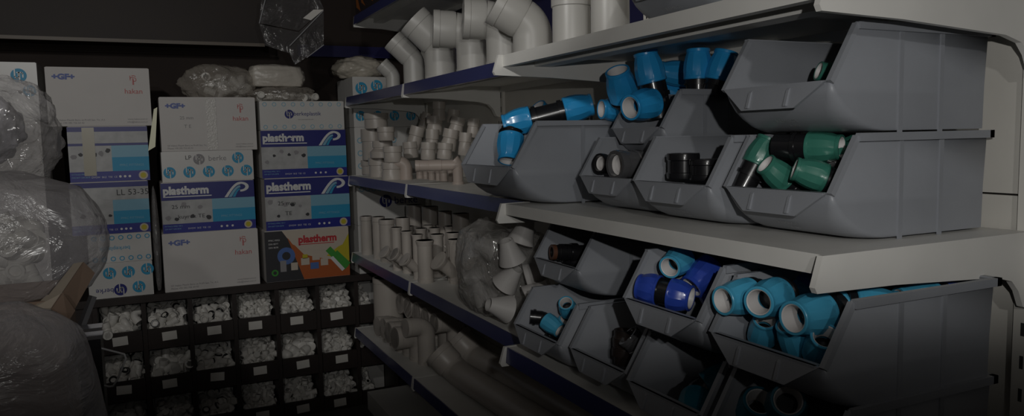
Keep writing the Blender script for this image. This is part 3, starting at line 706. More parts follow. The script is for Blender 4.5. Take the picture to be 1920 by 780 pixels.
# fittings: six kinds of meshes
def fit_elbow(R): 
    A = arc((0,0,0), (0,0,1), (1,0,0), R*1.3, 5); pts = [Vector((0,0,-R*1.5)), Vector((0,0,-R*.3)), Vector((0,0,-R*.29))] + A + [A[-1]+Vector((R*.3,0,0)), A[-1]+Vector((R*.31,0,0))]
    rad = [R*1.12, R*1.12, R*.95] + [R*.95]*len(A) + [R*.95, R*1.12]
    p = A[-1]; pts += [p+Vector((R*1.4,0,0)), p+Vector((R*1.4,0,0)), p+Vector((R*.6,0,0))]; rad += [R*1.12, R*.7, R*.65]
    return MB().sweep(pts, rad, 14).mesh('fitting_elbow', FIT, 40)
def fit_tee(R):
    b = MB(); b.sweep([(-R*2,0,0), (-R*2,0,0), (-R*1,0,0), (-R*.99,0,0), (R*.99,0,0), (R,0,0), (R*2,0,0), (R*2,0,0)], [R*.7, R*1.12, R*1.12, R*.95, R*.95, R*1.12, R*1.12, R*.7], 14)
    b.sweep([(0,0,0), (0,0,R), (0,0,R*1.01), (0,0,R*2), (0,0,R*2), (0,0,R*1.2)], [R*.95, R*.95, R*1.12, R*1.12, R*.72, R*.65], 14); return b.mesh('fitting_tee', FIT, 40)
def fit_coupling(R): return MB().lathe([(R*.3, -R*1.2), (R*.7, -R*1.2), (R*.75, -R*1.6), (R*1.1, -R*1.6), (R*1.1, -R*.3), (R, -R*.25), (R, R*.25), (R*1.1, R*.3), (R*1.1, R*1.6), (R*.75, R*1.6), (R*.7, R*1.2), (R*.3, R*1.2)], 16).mesh('fitting_coupling', FIT, 40)
def fit_cap(R): return MB().lathe([(R*.8, -R*.6), (R*1.05, -R*.7), (R*1.05, R*.4), (R*.95, R*.8), (R*.6, R*1.15), (R*.1, R*1.25)], 16).mesh('fitting_cap', FIT, 40)
def fit_band(R, m): return MB().lathe([(R*.75, R*1.62), (R*.75, R*1.72), (R*1.0, R*1.72), (R*1.14, R*1.6), (R*1.14, R*1.25), (R*.9, R*1.25)], 16, close=False).mesh('metal_thread', m, 40)
KIND = {'elbow': fit_elbow(.020), 'tee': fit_tee(.0155), 'coupling': fit_coupling(.0175), 'cap': fit_cap(.026), 'small_tee': fit_tee(.011), 'small_elbow': fit_elbow(.0125)}
BAND = fit_band(.0175, BLACK)
colname = ('leftmost', 'second', 'third', 'fourth', 'fifth', 'sixth', 'seventh'); rowname = ('top', 'middle', 'bottom')
trayk = [['elbow', 'coupling', 'coupling', 'small_tee', 'small_tee', 'small_elbow', 'small_elbow'], ['coupling', 'elbow', 'coupling', 'tee', 'cap', 'small_elbow', 'small_tee'], ['elbow', 'tee', 'coupling', 'small_tee', 'tee', 'small_elbow', 'small_tee']]
rnd = random.Random(3); heap = MB()
for r in range(3):
    for c in range(7):
        x0, x1 = CX[c]+.03, CX[c+1]-.03; zf = ROWT[r]-OPEN; k = trayk[r][c]
        if c == 6: x1 = x0+.05
        # underlying heap of smaller pieces nobody counts
        for q in range(80 if c < 6 else 16):
            a = rnd.random(); x = rnd.uniform(x0, x1); y = YC+.025+.175*a; z = zf-.012+.085*a + rnd.uniform(-.012, .006); R = rnd.uniform(.010, .015)
            M = Matrix.Translation((x, y, z)) @ Matrix.Rotation(rnd.uniform(0, 6), 4, 'Z') @ Matrix.Rotation(rnd.uniform(.3, 2.6), 4, 'X')
            heap.lathe([(R*.7, -R*1.5), (R*1.1, -R*1.5), (R*1.1, R*1.5), (R*.7, R*1.5), (R*.6, R*.8)], 10, M)
        n = (17, 16, 14)[r] if c < 6 else 3
        made = []
        for q in range(n):
            a = ((q + rnd.random()*.7)/n)**1.2; x = x0 + (x1-x0)*(((q*.618)+rnd.random()*.25) % 1); y = YC+.035+.16*a; z = zf+.008+.075*a+rnd.uniform(0, .012)
            if k.startswith('small'): kk = rnd.choice(('small_tee', 'small_elbow', k))
            else: kk = k
            o = bpy.data.objects.new('white_fitting', KIND[kk]); COL.objects.link(o); o.location = (x, y, z)
            o.rotation_euler = (rnd.uniform(0, 6.3), rnd.uniform(0, 6.3), rnd.uniform(0, 6.3))
            if kk == 'coupling' and q % 2 == 0: link('metal_thread', BAND, o)
            made.append((y, x, kk, o))
        made.sort(key=lambda e: e[0]); per = (len(made)+2)//3
        for ri in range(3):
            for ci, (y, x, kk, o) in enumerate(sorted(made[ri*per:(ri+1)*per], key=lambda e: e[1])):
                tag(o, 'white %s, %s from left in %s of the %s tray, %s row' % (kk.replace('_', ' '), ('first', 'second', 'third', 'fourth', 'fifth', 'sixth')[ci], ('front', 'middle', 'back')[ri], colname[c] if c < 6 else 'cut off', rowname[r]), 'pipe fitting', 'white fittings, %s row, %s tray' % (rowname[r], colname[c]))
h = heap.build('white_fitting_heap', FIT, smooth=40); tag(h, 'loose small white fittings heaped deep inside the cabinet trays', 'pipe fittings'); h['kind'] = 'stuff'

# ------------------------------------------------------------------ boxes on the cabinet
def carton(label, x0, x1, z0, z1, y=YC, dep=.36, m=CARTON, rot=0, tilt=0, group='stacked cartons', name='carton'):
    t = thing(name, label, 'box', ((x0+x1)/2, y, z0), rot, group); w, h = x1-x0, z1-z0
    b = MB(); b.box((-w/2, 0, 0), (w/2, dep, h)); b.build('carton_body', m, t, smooth=30, bevel=.003)
    f = MB(); f.box((-w/2+.004, .004, h-.0005), (w/2-.004, dep/2-.001, h+.0025)); f.box((-w/2+.004, dep/2+.001, h-.0005), (w/2-.004, dep-.004, h+.0025)); f.build('top_flap', m, t, smooth=0)
    t['w'] = w; t['h'] = h; del t['w']; del t['h']
    return t, w, h
def panel(t, x0, z0, x1, z1, m, off=.0008, name='printed_panel', poly=None):
    b = MB(); pts = poly or [(x0, z0), (x1, z0), (x1, z1), (x0, z1)]
    b.prism([(x, -off, z) for x, z in pts], (0, off-.0001, 0)); return b.build(name, m, t, smooth=0)
def words(t, s, x, z, size, m, align='LEFT', wide=1, bold=0, off=.0016, rot=0, side=None, par=None):
    M = Matrix.Translation((x, -off, z)) @ RX90
    if side is not None: M = side @ M
    if rot: M = M @ Matrix.Rotation(rot, 4, 'Z')
    return link('printed_lettering', text_mesh(s, size, m, align, wide, bold), t, M=M)
def disc(t, x, z, r, m, off=.0010, ring=0, name='printed_emblem', side=None, seg=28):
    b = MB(); n = seg
    if ring:
        vs = [(x+rr*math.cos(2*PI*i/n), -off, z+rr*math.sin(2*PI*i/n)) for rr in (r, r-ring) for i in range(n)]
        fs = [(i, (i+1)%n, n+(i+1)%n, n+i) for i in range(n)]
        b.faces([side @ Vector(v) if side is not None else v for v in vs], fs)
    else:
        vs = [(x+r*math.cos(2*PI*i/n), -off, z+r*math.sin(2*PI*i/n)) for i in range(n)]
        b.faces([side @ Vector(v) if side is not None else v for v in vs], [tuple(range(n))])
    return b.build(name, m, t, smooth=0)
def bp(t, x, z, r, m=INK_C, flip=False, side=None, bg=None):
    """round emblem: filled disc, pale looped letters running out of its edge"""
    d = disc(t, x, z, r, m, side=side)
    s = -1 if flip else 1; bgm = bg or CARTON
    b = MB(); tk = r*.17; o1, o2 = -.0019, -.0012
    def st(p, q):
        p, q = Vector((x+s*p[0]*r, 0, z+s*p[1]*r)), Vector((x+s*q[0]*r, 0, z+s*q[1]*r)); dd = (q-p).normalized(); nn = Vector((dd.z, 0, -dd.x))*tk/2
        P = [p-nn-dd*tk*.3, q-nn+dd*tk*.3, q+nn+dd*tk*.3, p+nn-dd*tk*.3]
        P = [Vector((v.x, o1, v.z)) for v in P]
        b.faces([side @ v if side is not None else v for v in P], [(0,1,2,3)])
    for p, q in (((-.48, 1.02), (-.48, -.15)), ((-.48, -.15), (-.33, -.38)), ((-.33, -.38), (-.14, -.38)), ((-.14, -.38), (0, -.2)), ((0, -.2), (0, .42)), ((.10, -1.05), (.10, .30)), ((.10, .42), (.38, .42)), ((.38, .42), (.52, .25)), ((.52, .25), (.52, -.25)), ((-.20, .42), (.1, .42))): st(p, q)
    b.build('emblem_letters', bgm, d, smooth=0)
def hp_logo(t, x, z, s, m):
    b = MB()
    def st(p, q, tk=.13):
        p, q = Vector((x+p[0]*s, 0, z+p[1]*s)), Vector((x+q[0]*s, 0, z+q[1]*s)); dd = (q-p).normalized(); nn = Vector((dd.z, 0, -dd.x))*tk*s/2
        b.faces([Vector((v.x, -.0012, v.z)) for v in (p-nn, q-nn, q+nn, p+nn)], [(0,1,2,3)])
    for p, q in (((-.5, .9), (-.5, -.1)), ((-.5, .35), (-.2, .6)), ((-.2, .6), (.05, .6)), ((-.05, .35), (-.05, -1)), ((.12, .2), (.12, -1)), ((-.05, .45), (.45, .45)), ((.45, .45), (.58, .25)), ((.58, .25), (.58, -.1)), ((.58, -.1), (.45, -.25)), ((.45, -.25), (.12, -.25)), ((-.2, .9), (.3, .9)), ((.3, .9), (.55, .7))): st(p, q)
    b.build('printed_emblem', m, t, smooth=0)
def gf_print(t, w, h, red=INK_R):
    words(t, '+GF+', -w*.44, h*.84, h*.125, INK_B, wide=1.15, bold=.002)
    hp_logo(t, w*.335, h*.80, h*.085, red); words(t, 'hakan', w*.335, h*.60, h*.125, red, 'CENTER')
    words(t, 'GF Hakan Plastik Boru ve Profil San. Tic. A.S.', -w*.44, h*.105, h*.042, INK_G); words(t, 'Phone +90 282 726 64 43', -w*.44, h*.055, h*.042, INK_G)
    words(t, 'www.hakan.com.tr', w*.46, h*.115, h*.042, INK_G, 'RIGHT'); words(t, 'info@hakan.com.tr', w*.46, h*.065, h*.042, INK_G, 'RIGHT')
def swoosh(t, x, z, s):
    b = MB(); n = 14
    def band(f0, f1, m, off):
        q = MB(); vs = []
        for i in range(n+1):
            a = i/n
            for f in (f0, f1): X, Z = f(a); vs.append((x+X*s, -off, z+Z*s))
        q.faces(vs, [(2*i, 2*i+1, 2*i+3, 2*i+2) for i in range(n)]); q.build('printed_emblem', m, t, smooth=0)
    def hook(r0, a): return (.55 + r0*math.cos(a), .30 + r0*.62*math.sin(a))
    band(lambda a: (-1.5+2.05*a, -1.0+1.95*math.sin(a*PI/2)), lambda a: (-1.1+1.65*a, -1.0+1.62*math.sin(a*PI/2)), INK_W, .0018)
    band(lambda a: (-1.0+1.5*a, -1.0+1.48*math.sin(a*PI/2)), lambda a: (-.6+1.15*a, -1.0+1.22*math.sin(a*PI/2)), INK_C2, .0018)
    band(lambda a: (-.5+.95*a, -1.0+1.10*math.sin(a*PI/2)), lambda a: (-.15+.62*a, -1.0+.9*math.sin(a*PI/2)), INK_C, .0018)
    band(lambda a: hook(1.05, PI/2-PI*a*1.02), lambda a: hook(.62, PI/2-PI*a*1.02), INK_W, .0019)
def plas_print(t, w, h, badge=True, scribble=None, full=True, seed=0):
    panel(t, -w/2, h*.655, w/2, h*.998, INK_N); panel(t, -w/2, .001, w/2, h*.185, INK_DN)
    panel(t, -w/2, h*.186, w*.03, h*.654, INK_PH); panel(t, w*.03, h*.44, w/2, h*.654, INK_C2); panel(t, w*.03, h*.186, w/2, h*.44, INK_C)
    if full:
        words(t, 'plastherm', -w*.48, h*.84, h*.215, INK_W, wide=.98, bold=.0028); panel(t, -w*.46, h*.715, w*.03, h*.735, INK_W, .0016, 'printed_line'); swoosh(t, w*.30, h*.825, h*.155)
    words(t, 'PPRC FITTINGS', w*.12, h*.29, h*.06, INK_C2); words(t, 'FITTINGS PPRC TIP 3', -w*.48, h*.14, h*.035, INK_C2); words(t, 'DIN 8077 DIN 8078', -w*.48, h*.085, h*.035, INK_C2)
    words(t, 'DVGW  SKZ  TSE  CE', -w*.24, h*.08, h*.045, INK_W)
    for i in range(3): disc(t, w*(.12+.06*i), h*.085, h*.022, INK_W, .0016)
    if badge: disc(t, w*.415, h*.095, h*.078, INK_CR, .0016, seg=20); disc(t, w*.415, h*.095, h*.05, INK_Y, .0020, seg=20)
    rr = random.Random(seed)
    for i in range(6):
        px, pz = -w*.44+w*.085*i, h*(.27+.30*rr.random()); s = h*rr.uniform(.035, .06)
        b = MB(); k = 9; vs = [(px+s*rr.uniform(.7, 1.1)*math.cos(2*PI*j/k), -.0016, pz+s*rr.uniform(.6, 1)*math.sin(2*PI*j/k)) for j in range(k)]
        b.faces(vs, [tuple(range(k))]); b.build('printed_fitting', INK_K if i % 2 else INK_G, t, smooth=0)
    if scribble:
        for j, s_ in enumerate(scribble): words(t, s_, -w*.40+w*.06*j, h*(.52-.2*j), h*.11, INK_K, off=.002, wide=1.1)
def tape(t, x, z0, z1, wd, m=TAPE):
    b = MB(); b.box((x-wd/2, -.0030, z0), (x+wd/2, -.0022, z1)); return b.build('tape_strip', m, t, smooth=0)
Z = lambda zr: CZ+zr
E3 = .0036
# column second from left in view (x .06 .. .53)
t, w_, h_ = carton('white carton at the foot of the middle stack, under the blue carton', .058, .518, ZT+.001, Z(-.452)); gf_print(t, w_, h_)
t, w_, h_ = carton('dark blue carton with scribbled note in the middle stack', .066, .512, Z(-.452)+E3, Z(-.194)); plas_print(t, w_, h_, scribble=('25 mm', 'kuyruk TE'), seed=1)
t, w_, h_ = carton('white carton with cyan round emblems in the middle stack', .077, .514, Z(-.194)+E3, Z(-.039), m=CARTONW)
for i in range(5): bp(t, -w_*.42+w_*.21*i, h_*.32, h_*.19, bg=CARTONW)
bp(t, w_*.33, h_*.76, h_*.19, bg=CARTONW); bp(t, -w_*.10, h_*.74, h_*.18, INK_G, bg=CARTONW); words(t, 'berke', 0, h_*.76, h_*.25, INK_G); words(t, 'LP', -w_*.25, h_*.8, h_*.2, INK_K)
t, w_, h_ = carton('white taped carton with red emblem topping the middle stack', .082, .538, Z(-.039)+E3, Z(.233)); gf_print(t, w_, h_)
words(t, '25 mm', -w_*.30, h_*.62, h_*.085, INK_G); words(t, 'T E', -w_*.26, h_*.46, h_*.09, INK_G); tape(t, .012, .004, h_-.004, .048, mat('reflective_tape', (.60, .58, .55), .25, bump=.8, bscale=120))
# column third (x .555 .. 1.01)
t, w_, h_ = carton('multicoloured carton showing green pipes, foot of the right stack', .552, 1.0, ZT+.001, Z(-.474))
panel(t, -w_/2, .001, w_/2, h_*.998, INK_CR)
panel(t, 0, 0, 0, 0, INK_K, .0012, poly=[(-w_/2, .001), (-w_*.06, .001), (-w_*.10, h_*.5), (-w_*.30, h_*.998), (-w_/2, h_*.998)])
panel(t, 0, 0, 0, 0, INK_O, .0014, poly=[(-w_*.06, .001), (w_/2, .001), (w_/2, h_*.30), (w_*.2, h_*.38), (-w_*.05, h_*.5), (-w_*.24, h_*.86)])
panel(t, 0, 0, 0, 0, INK_Y, .0016, poly=[(w_/2, h_*.30), (w_/2, h_*.86), (w_*.38, h_*.62), (w_*.22, h_*.44)])
panel(t, 0, 0, 0, 0, INK_CR, .0018, poly=[(-w_*.29, h_*.998), (w_/2, h_*.998), (w_/2, h_*.86), (w_*.42, h_*.64), (w_*.26, h_*.55), (0, h_*.56), (-w_*.18, h_*.72)])
words(t, 'plastherm', w_*.12, h_*.80, h_*.20, INK_RR, 'CENTER', wide=.95, bold=.0025, off=.0024); panel(t, -w_*.10, h_*.695, w_*.32, h_*.71, INK_RR, .0024, 'printed_line')
words(t, 'PPRC PIPES', -w_*.46, h_*.82, h_*.045, INK_W, off=.0024); words(t, 'DIN 8077', -w_*.46, h_*.75, h_*.045, INK_W, off=.0024); words(t, 'DIN 8078', -w_*.46, h_*.68, h_*.045, INK_W, off=.0024)
for a, (p, q, r, m) in enumerate((((.24, .58), (.46, .16), .040, INK_GR), ((.33, .50), (.49, .22), .030, INK_GR), ((.28, .40), (.42, .12), .022, INK_W))):
    P, Q = Vector((p[0]*w_, 0, p[1]*h_)), Vector((q[0]*w_, 0, q[1]*h_)); d = (Q-P).normalized(); n = Vector((d.z, 0, -d.x))*r*h_*1.6
    panel(t, 0, 0, 0, 0, m, .0026+.0004*a, 'printed_pipe', poly=[((v).x, (v).z) for v in (P-n, Q-n, Q+n, P+n)])
disc(t, -w_*.26, h_*.50, h_*.17, INK_BL, .0024, ring=h_*.09, name='printed_fitting')
for x, z, a, b_, m in ((-.40, .34, .03, .20, INK_K), (-.30, .30, .035, .22, INK_G), (-.17, .28, .04, .15, INK_CR), (-.04, .36, .05, .14, INK_CR), (-.04, .46, .03, .08, INK_Y), (.09, .42, .045, .10, INK_CR), (.07, .26, .05, .13, INK_BL), (.19, .32, .045, .14, INK_CR)):
    panel(t, (x-a)*w_, (z-b_/2)*h_, (x+a)*w_, (z+b_/2)*h_, m, .0028, 'printed_fitting')
disc(t, -w_*.40, h_*.18, h_*.065, INK_GR, .0030, ring=h_*.03, name='printed_fitting')
t, w_, h_ = carton('dark blue carton, lower of the two in the right stack, handwritten', .564, 1.014, Z(-.474)+E3, Z(-.194)); plas_print(t, w_, h_, scribble=('  25 mm', '   TE'), seed=2)
t, w_, h_ = carton('dark blue carton, upper of the two in the right stack', .558, 1.006, Z(-.194)+E3, Z(.062)); plas_print(t, w_, h_, seed=3)
t, w_, h_ = carton('white carton with pale blue loops topping the right stack', .559, 1.002, Z(.062)+E3, Z(.214), m=CARTONW)
bp(t, -w_*.16, h_*.55, h_*.16, INK_N, bg=CARTONW); words(t, 'berkeplastik', -w_*.11, h_*.56, h_*.20, INK_N); words(t, 'www.berkeplastik.com', -w_*.06, h_*.36, h_*.06, INK_G)
for i in range(9):
    for zz in (.90, .10): disc(t, -w_*.44+w_*.11*i, h_*zz, h_*.075, INK_C2, .0012, ring=h_*.022, seg=16)
# first column (x -.39 .. .05)
t, w_, h_ = carton('white carton with upside down cyan emblems, foot of the left stack', -.279, .006, ZT+.001, Z(-.576), m=CARTONW)
for x, z in ((-.17, .72), (.12, .72), (.42, .76), (.27, .26)): bp(t, w_*x, h_*z, h_*.17, INK_C, True, bg=CARTONW)
bp(t, -w_*.02, h_*.22, h_*.17, INK_N, True, bg=CARTONW); words(t, 'berke', -w_*.12, h_*.22, h_*.2, INK_N, 'LEFT', rot=PI)
t, w_, h_ = carton('white carton with small loops, second from the foot of the left stack', -.270, .008, Z(-.576)+E3, Z(-.434), m=CARTONW)
words(t, 'berkeplastik', w_*.16, h_*.5, h_*.2, INK_C, 'LEFT', rot=PI)
for i in range(7):
    for zz in (.88, .13): disc(t, -w_*.40+w_*.14*i, h_*zz, h_*.085, INK_C, .0012, ring=h_*.03, seg=16)
t, w_, h_ = carton('dark blue carton in the left stack, half behind the plastic bag', -.330, .010, Z(-.434)+E3, Z(-.177)); plas_print(t, w_, h_, full=False, seed=4)
panel(t, -w_/2, h_*.655, w_/2, h_*.90, INK_PH, .0014); words(t, 'LL 53-35', w_*.08, h_*.79, h_*.16, INK_K, off=.002)
t, w_, h_ = carton('dark blue carton with yellowed tape in the left stack', -.323, .022, Z(-.177)+E3, Z(.092)); plas_print(t, w_, h_, full=False, seed=5)
panel(t, -w_/2, h_*.70, w_/2, h_*.91, INK_PH, .0014); tape(t, -.085, .03, h_-.004, .052)
t, w_, h_ = carton('white carton with faded red emblem topping the left stack', -.395, .046, Z(.092)+E3, Z(.372)); gf_print(t, w_, h_)
# box at left edge and what carries it
for k, (lab, z0, z1) in enumerate((('plain carton lowest behind the foreground bags', ZT+.001, Z(-.40)), ('plain carton second up behind the foreground bags', Z(-.40)+E3, Z(-.06)), ('plain carton third up behind the foreground bags', Z(-.06)+E3, Z(.12)))):
    t, w_, h_ = carton(lab, -.86, -.43, z0, z1, y=YC+.02)
t, w_, h_ = carton('white carton with a cyan emblem at the left edge, above the bags', -.86, -.428, Z(.12)+E3, Z(.392), y=YC+.02, m=CARTONW)
bp(t, w_*.33, h_*.78, h_*.12, bg=CARTONW); bp(t, w_*.42, h_*.52, h_*.10, bg=CARTONW)
cp(MB().box((-.95, YC, 0), (CX[0]-.101, YC+.42, ZT)), 'side_panel', WOOD, smooth=0)
# fourth column seen through the shelf
t4 = [('white carton with cyan emblems at the foot of the stack seen through the shelves', ZT+.001, Z(-.476)), ('white carton with a navy emblem seen through the middle shelves', Z(-.476)+E3, Z(-.215)), ('white carton with pale loops seen through the second shelf', Z(-.215)+E3, Z(.07)), ('white carton with round emblems just under the upper shelf', Z(.07)+E3, Z(.186)), ('white carton with cyan emblems standing above the upper shelf end', Z(.186)+E3, Z(.348))]
for k, (lab, z0, z1) in enumerate(t4):
    x1 = 1.25 if k == 4 else 1.54
    t, w_, h_ = carton(lab, 1.056, x1, z0, z1, m=CARTONW)
    if k == 4:
        bp(t, -w_*.25, h_*.62, h_*.21, bg=CARTONW); bp(t, w_*.20, h_*.70, h_*.21, bg=CARTONW); bp(t, -.01, h_*.22, h_*.2, bg=CARTONW)
    elif k == 3:
        for i in range(5): bp(t, -w_*.42+w_*.2*i, h_*.55, h_*.25, bg=CARTONW)
    elif k == 2:
        for i in range(6):
            for j in range(3): disc(t, -w_*.44+w_*.05*i*1.6, h_*(.25+.25*j), .016, INK_C2, .0012, ring=.005, seg=14)
    elif k == 1:
        bp(t, -w_*.16, h_*.50, .036, INK_N, bg=CARTONW); words(t, 'berke', -w_*.06, h_*.5, .06, INK_N)
        for i in range(5):
            for j in range(2): disc(t, -w_*.44+w_*.07*i, h_*(.78+.1*j), .014, INK_C2, .0012, ring=.004, seg=14)
    else:
        for i in range(4): bp(t, -w_*.38+w_*.25*i, h_*.6, .04, bg=CARTONW)
# colourful carton on the topmost shelf
t = thing('carton', 'dark carton with orange flames print on the topmost shelf', 'box', (1.0625, 3.63, S0+.0012), 0)
MB().box((0, -.50, 0), (.30, .47, .30)).build('carton_body', mat('dark_print_carton', (.035, .028, .03), .4), t, smooth=0)
b = MB()
for y0, z0, y1, z1 in ((.36, .01, .44, .12), (.26, .02, .34, .10), (-.02, .03, .06, .2), (.12, .02, .20, .16)): b.faces([(-.0012, y0, z0), (-.0012, y1, z0+.03), (-.0012, y1+.02, z1), (-.0012, y0+.04, z1-.05)], [(0,1,2,3)])
b.build('printed_panel', mat('orange_print', (.30, .10, .025), .5), t, smooth=0)

# ------------------------------------------------------------------ plastic bags
def blob(name, label, cat, c, size, m, seed, sub=5, amp=.16, freq=2.2, ridge=.10, flat=None, group=None, sq=1):
    bm = bmesh.new(); bmesh.ops.create_icosphere(bm, subdivisions=sub, radius=1)
    for v in bm.verts:
        d = v.co.normalized(); p = d*freq + Vector((seed*3.1, seed*1.7, seed*.9))
        if sq != 1:
            mx = max(abs(d.x), abs(d.y), abs(d.z)); d = d.lerp(d/mx, 1-sq)
        k = 1 + amp*noise.noise(p) + ridge*(abs(noise.noise(p*2.3))-.25) + ridge*.5*(abs(noise.noise(p*5.1))-.25)
        q = d*k; v.co = Vector((q.x*size[0], q.y*size[1], q.z*size[2]))
    lo = min(v.co.z for v in bm.verts)
    if flat is not None:
        for v in bm.verts:
            if v.co.z < -size[2]*flat: v.co.z = -size[2]*flat + (v.co.z+size[2]*flat)*.06
        lo = min(v.co.z for v in bm.verts)
    for v in bm.verts: v.co.z -= lo
    bmesh.ops.recalc_face_normals(bm, faces=bm.faces)
    me = bpy.data.meshes.new(name); bm.to_mesh(me); bm.free(); me.materials.append(m)
    for p in me.polygons: p.use_smooth = True
    o = bpy.data.objects.new(name, me); COL.objects.link(o); o.location = c
    return tag(o, label, cat, group)
# on the boxes
p = onY(418, 150, YC+.14); blob('plastic_bag', 'clear bag of small fittings resting on the middle stack', 'bag', (p.x-.02, YC+.17, Z(.233)+.004), (.19, .13, .105), CLEARY, 1, flat=.7)
rb = random.Random(5)
for i in range(16):
    o = link('white_fitting', KIND['coupling' if i % 2 else 'elbow']); a = rb.uniform(0, 6.3); r = rb.uniform(0, .11)
    o.location = (p.x+r*1.2*math.cos(a), YC+.16+r*.7*math.sin(a), Z(.233)+.03+rb.uniform(0, .07)); o.rotation_euler = (a, r*40, a*2)
    tag(o, 'small pale fitting inside the clear bag on the middle stack', 'pipe fitting', 'fittings in the clear bag')
p = onY(527, 160, YC+.14)
blob('plastic_bag', 'clear bag with loose ends lying on the right stack of boxes', 'bag', (p.x+.005, YC+.17, Z(.214)+.004), (.20, .14, .055), CLEARY, 2, flat=.6)
b = blob('foam_roll', 'rolled pale wrapping sheet on top of the right stack', 'roll', (p.x-.02, YC+.17, Z(.214)+.085), (.155, .09, .068), mat('pale_wrap', (.55, .51, .45), .35, bump=.6, bscale=40), 3, amp=.06, freq=1.6, ridge=.05, flat=.8, sq=.6)
for i in range(8):
    o = link('white_fitting', KIND['coupling']); o.location = (p.x-.12+.04*i, YC+.07+.02*(i % 3), Z(.214)+.028); o.rotation_euler = (1.2, i*.7, i)
    tag(o, 'small pale fitting inside the clear bag on the right stack', 'pipe fitting', 'fittings in the bag on the right stack')
p = onY(672, 140, YC+.14); blob('plastic_bag', 'crumpled yellowish bag on the carton behind the upper shelf end', 'bag', (p.x+.02, YC+.18, Z(.348)+.004), (.155, .13, .075), mat('milky_bag', (.50, .46, .39), .3, bump=.8, bscale=30), 4, flat=.7)
# hanging strip between the stacks
t = thing('tape_roll_strip', 'bright yellowish strip leaning between the left and middle stacks', 'strip', (.066, YC-.004, Z(-.03)))
MB().prism([(-.045, 0, 0), (-.012, 0, .02), (.008, 0, .215), (-.008, 0, .205)], (0, .004, 0)).build('strip', mat('pale_yellow_strip', (.75, .74, .50), .3), t, smooth=0)
# bag of white funnels on the third shelf
p = onX(938, 520, 1.13)
blob('plastic_bag', 'clear plastic bag of white funnels standing on the third shelf', 'bag', (1.115, p.y-.03, S3+.003), (.135, .205, .172), film('shiny_film', (.60, .58, .55), .74, .09, .13), 14, amp=.10, ridge=.12, flat=.85, freq=1.7, sq=.7)
FUN = MB().lathe([(.042, 0), (.046, .002), (.026, .062), (.022, .078), (.020, .078), (.024, .060), (.042, .004)], 24, close=False).mesh('funnel', mat('white_funnel', (.62, .60, .58), .4), 30)
rb = random.Random(21)
for k, (u, v, X, d) in enumerate(((975, 455, 1.08, UP*.8+RT*.3), (928, 470, 1.14, L_+UP*.4), (962, 490, 1.05, UP+L_*.3+TO*.3), (905, 520, 1.09, L_+TO*.3), (945, 535, 1.04, UP*.7+RT*.5+TO*.3), (985, 520, 1.10, RT+UP*.3), (915, 565, 1.06, UP*.8+L_*.5), (955, 580, 1.03, L_*.8+UP*.3+TO*.4), (890, 480, 1.16, UP+L_*.2), (990, 560, 1.08, UP*.6+RT))):
    q = onX(u, v, X); M = Matrix.Translation(q) @ frame(d)
    o = bpy.data.objects.new('plastic_funnel', FUN); COL.objects.link(o); o.matrix_world = M
    tag(o, 'white plastic funnel in the clear shelf bag, %s' % ('uppermost at the right', 'upper left one', 'central upper one', 'middle left one', 'central one', 'middle right one', 'lower left one', 'lowest in the centre', 'hidden upper back one', 'lower right one')[k], 'funnel', 'funnels in the clear bag')
# wrapped sleeve in the gap between the left and middle stacks
blob('plastic_sleeve', 'narrow clear plastic sleeve standing between the left and middle stacks', 'bag', (.033, YC+.10, ZT+.001), (.0185, .09, .28), CLEAR, 17, amp=.04, ridge=.06, flat=.9)
# foreground bags at the left, on a dark counter
ct = thing('side_counter', 'dark counter at the left edge under the plastic bags', 'counter', (-.95, 2.1, 0))
MB().box((-.9, -.75, 0), (.55, .95, .62)).build('counter_body', COUNTER, ct, smooth=0, bevel=.006)
MB().box((-.92, -.77, .62), (.57, .97, .65)).build('counter_top', COUNTER, ct, smooth=0, bevel=.004)
def at_dep(u, v, Y): return onY(u, v, Y)
p = at_dep(5, 700, 1.50); blob('plastic_bag', 'smooth milky bag filling the bottom left corner', 'bag', (p.x-.01, 1.50, .652), (.165, .14, .315), CLEARD, 6, amp=.08, ridge=.03, flat=.9, freq=1.2, sq=.75)
# open brown carton behind it: its right hand flaps stand up between the bags
cB = at_dep(118, 549, 1.72)
t = thing('open_carton', 'open brown cardboard box with raised flaps between the bags', 'box', (cB.x-.162, 1.845, .652))
o_ = Vector(t.location); zr = cB.z-.652-.012
b = MB()
for lo, hi in (((-.16, -.13, 0), (-.156, .13, zr)), ((.156, -.13, 0), (.16, .13, zr)), ((-.156, -.13, 0), (.156, -.126, zr)), ((-.156, .126, 0), (.156, .13, zr)), ((-.156, -.126, 0), (.156, .126, .004))): b.box(lo, hi)
b.build('carton_body', CARTOND, t, smooth=0)
def flap(px, m, th=.005):
    P = [at_dep(u, v, Y)-o_ for u, v, Y in px]; n = (P[1]-P[0]).cross(P[2]-P[0]).normalized()*th
    MB().prism(P, n).build('flap', m, t, smooth=0)
flap([(157, 491, 1.84), (178, 512, 1.84), (141, 578, 1.75), (118, 548, 1.75)], CARTOND); flap([(156, 491, 1.846), (118, 547, 1.756), (92, 552, 1.77), (138, 494, 1.86)], CARTONT)
flap([(118, 549, 1.72), (141, 582, 1.72), (128, 604, 1.69), (99, 577, 1.69)], CARTOND); flap([(117, 549, 1.726), (99, 577, 1.696), (58, 580, 1.70), (88, 553, 1.74)], CARTONT)
p = at_dep(8, 448, 2.05); blob('plastic_bag', 'big greyish bag heaped over the open box at left', 'bag', (p.x-.02, 2.05, p.z-.15), (.225, .16, .155), CLEARD, 8, amp=.10, ridge=.035, flat=.9, freq=1.2, sq=.7)
rb = random.Random(9)
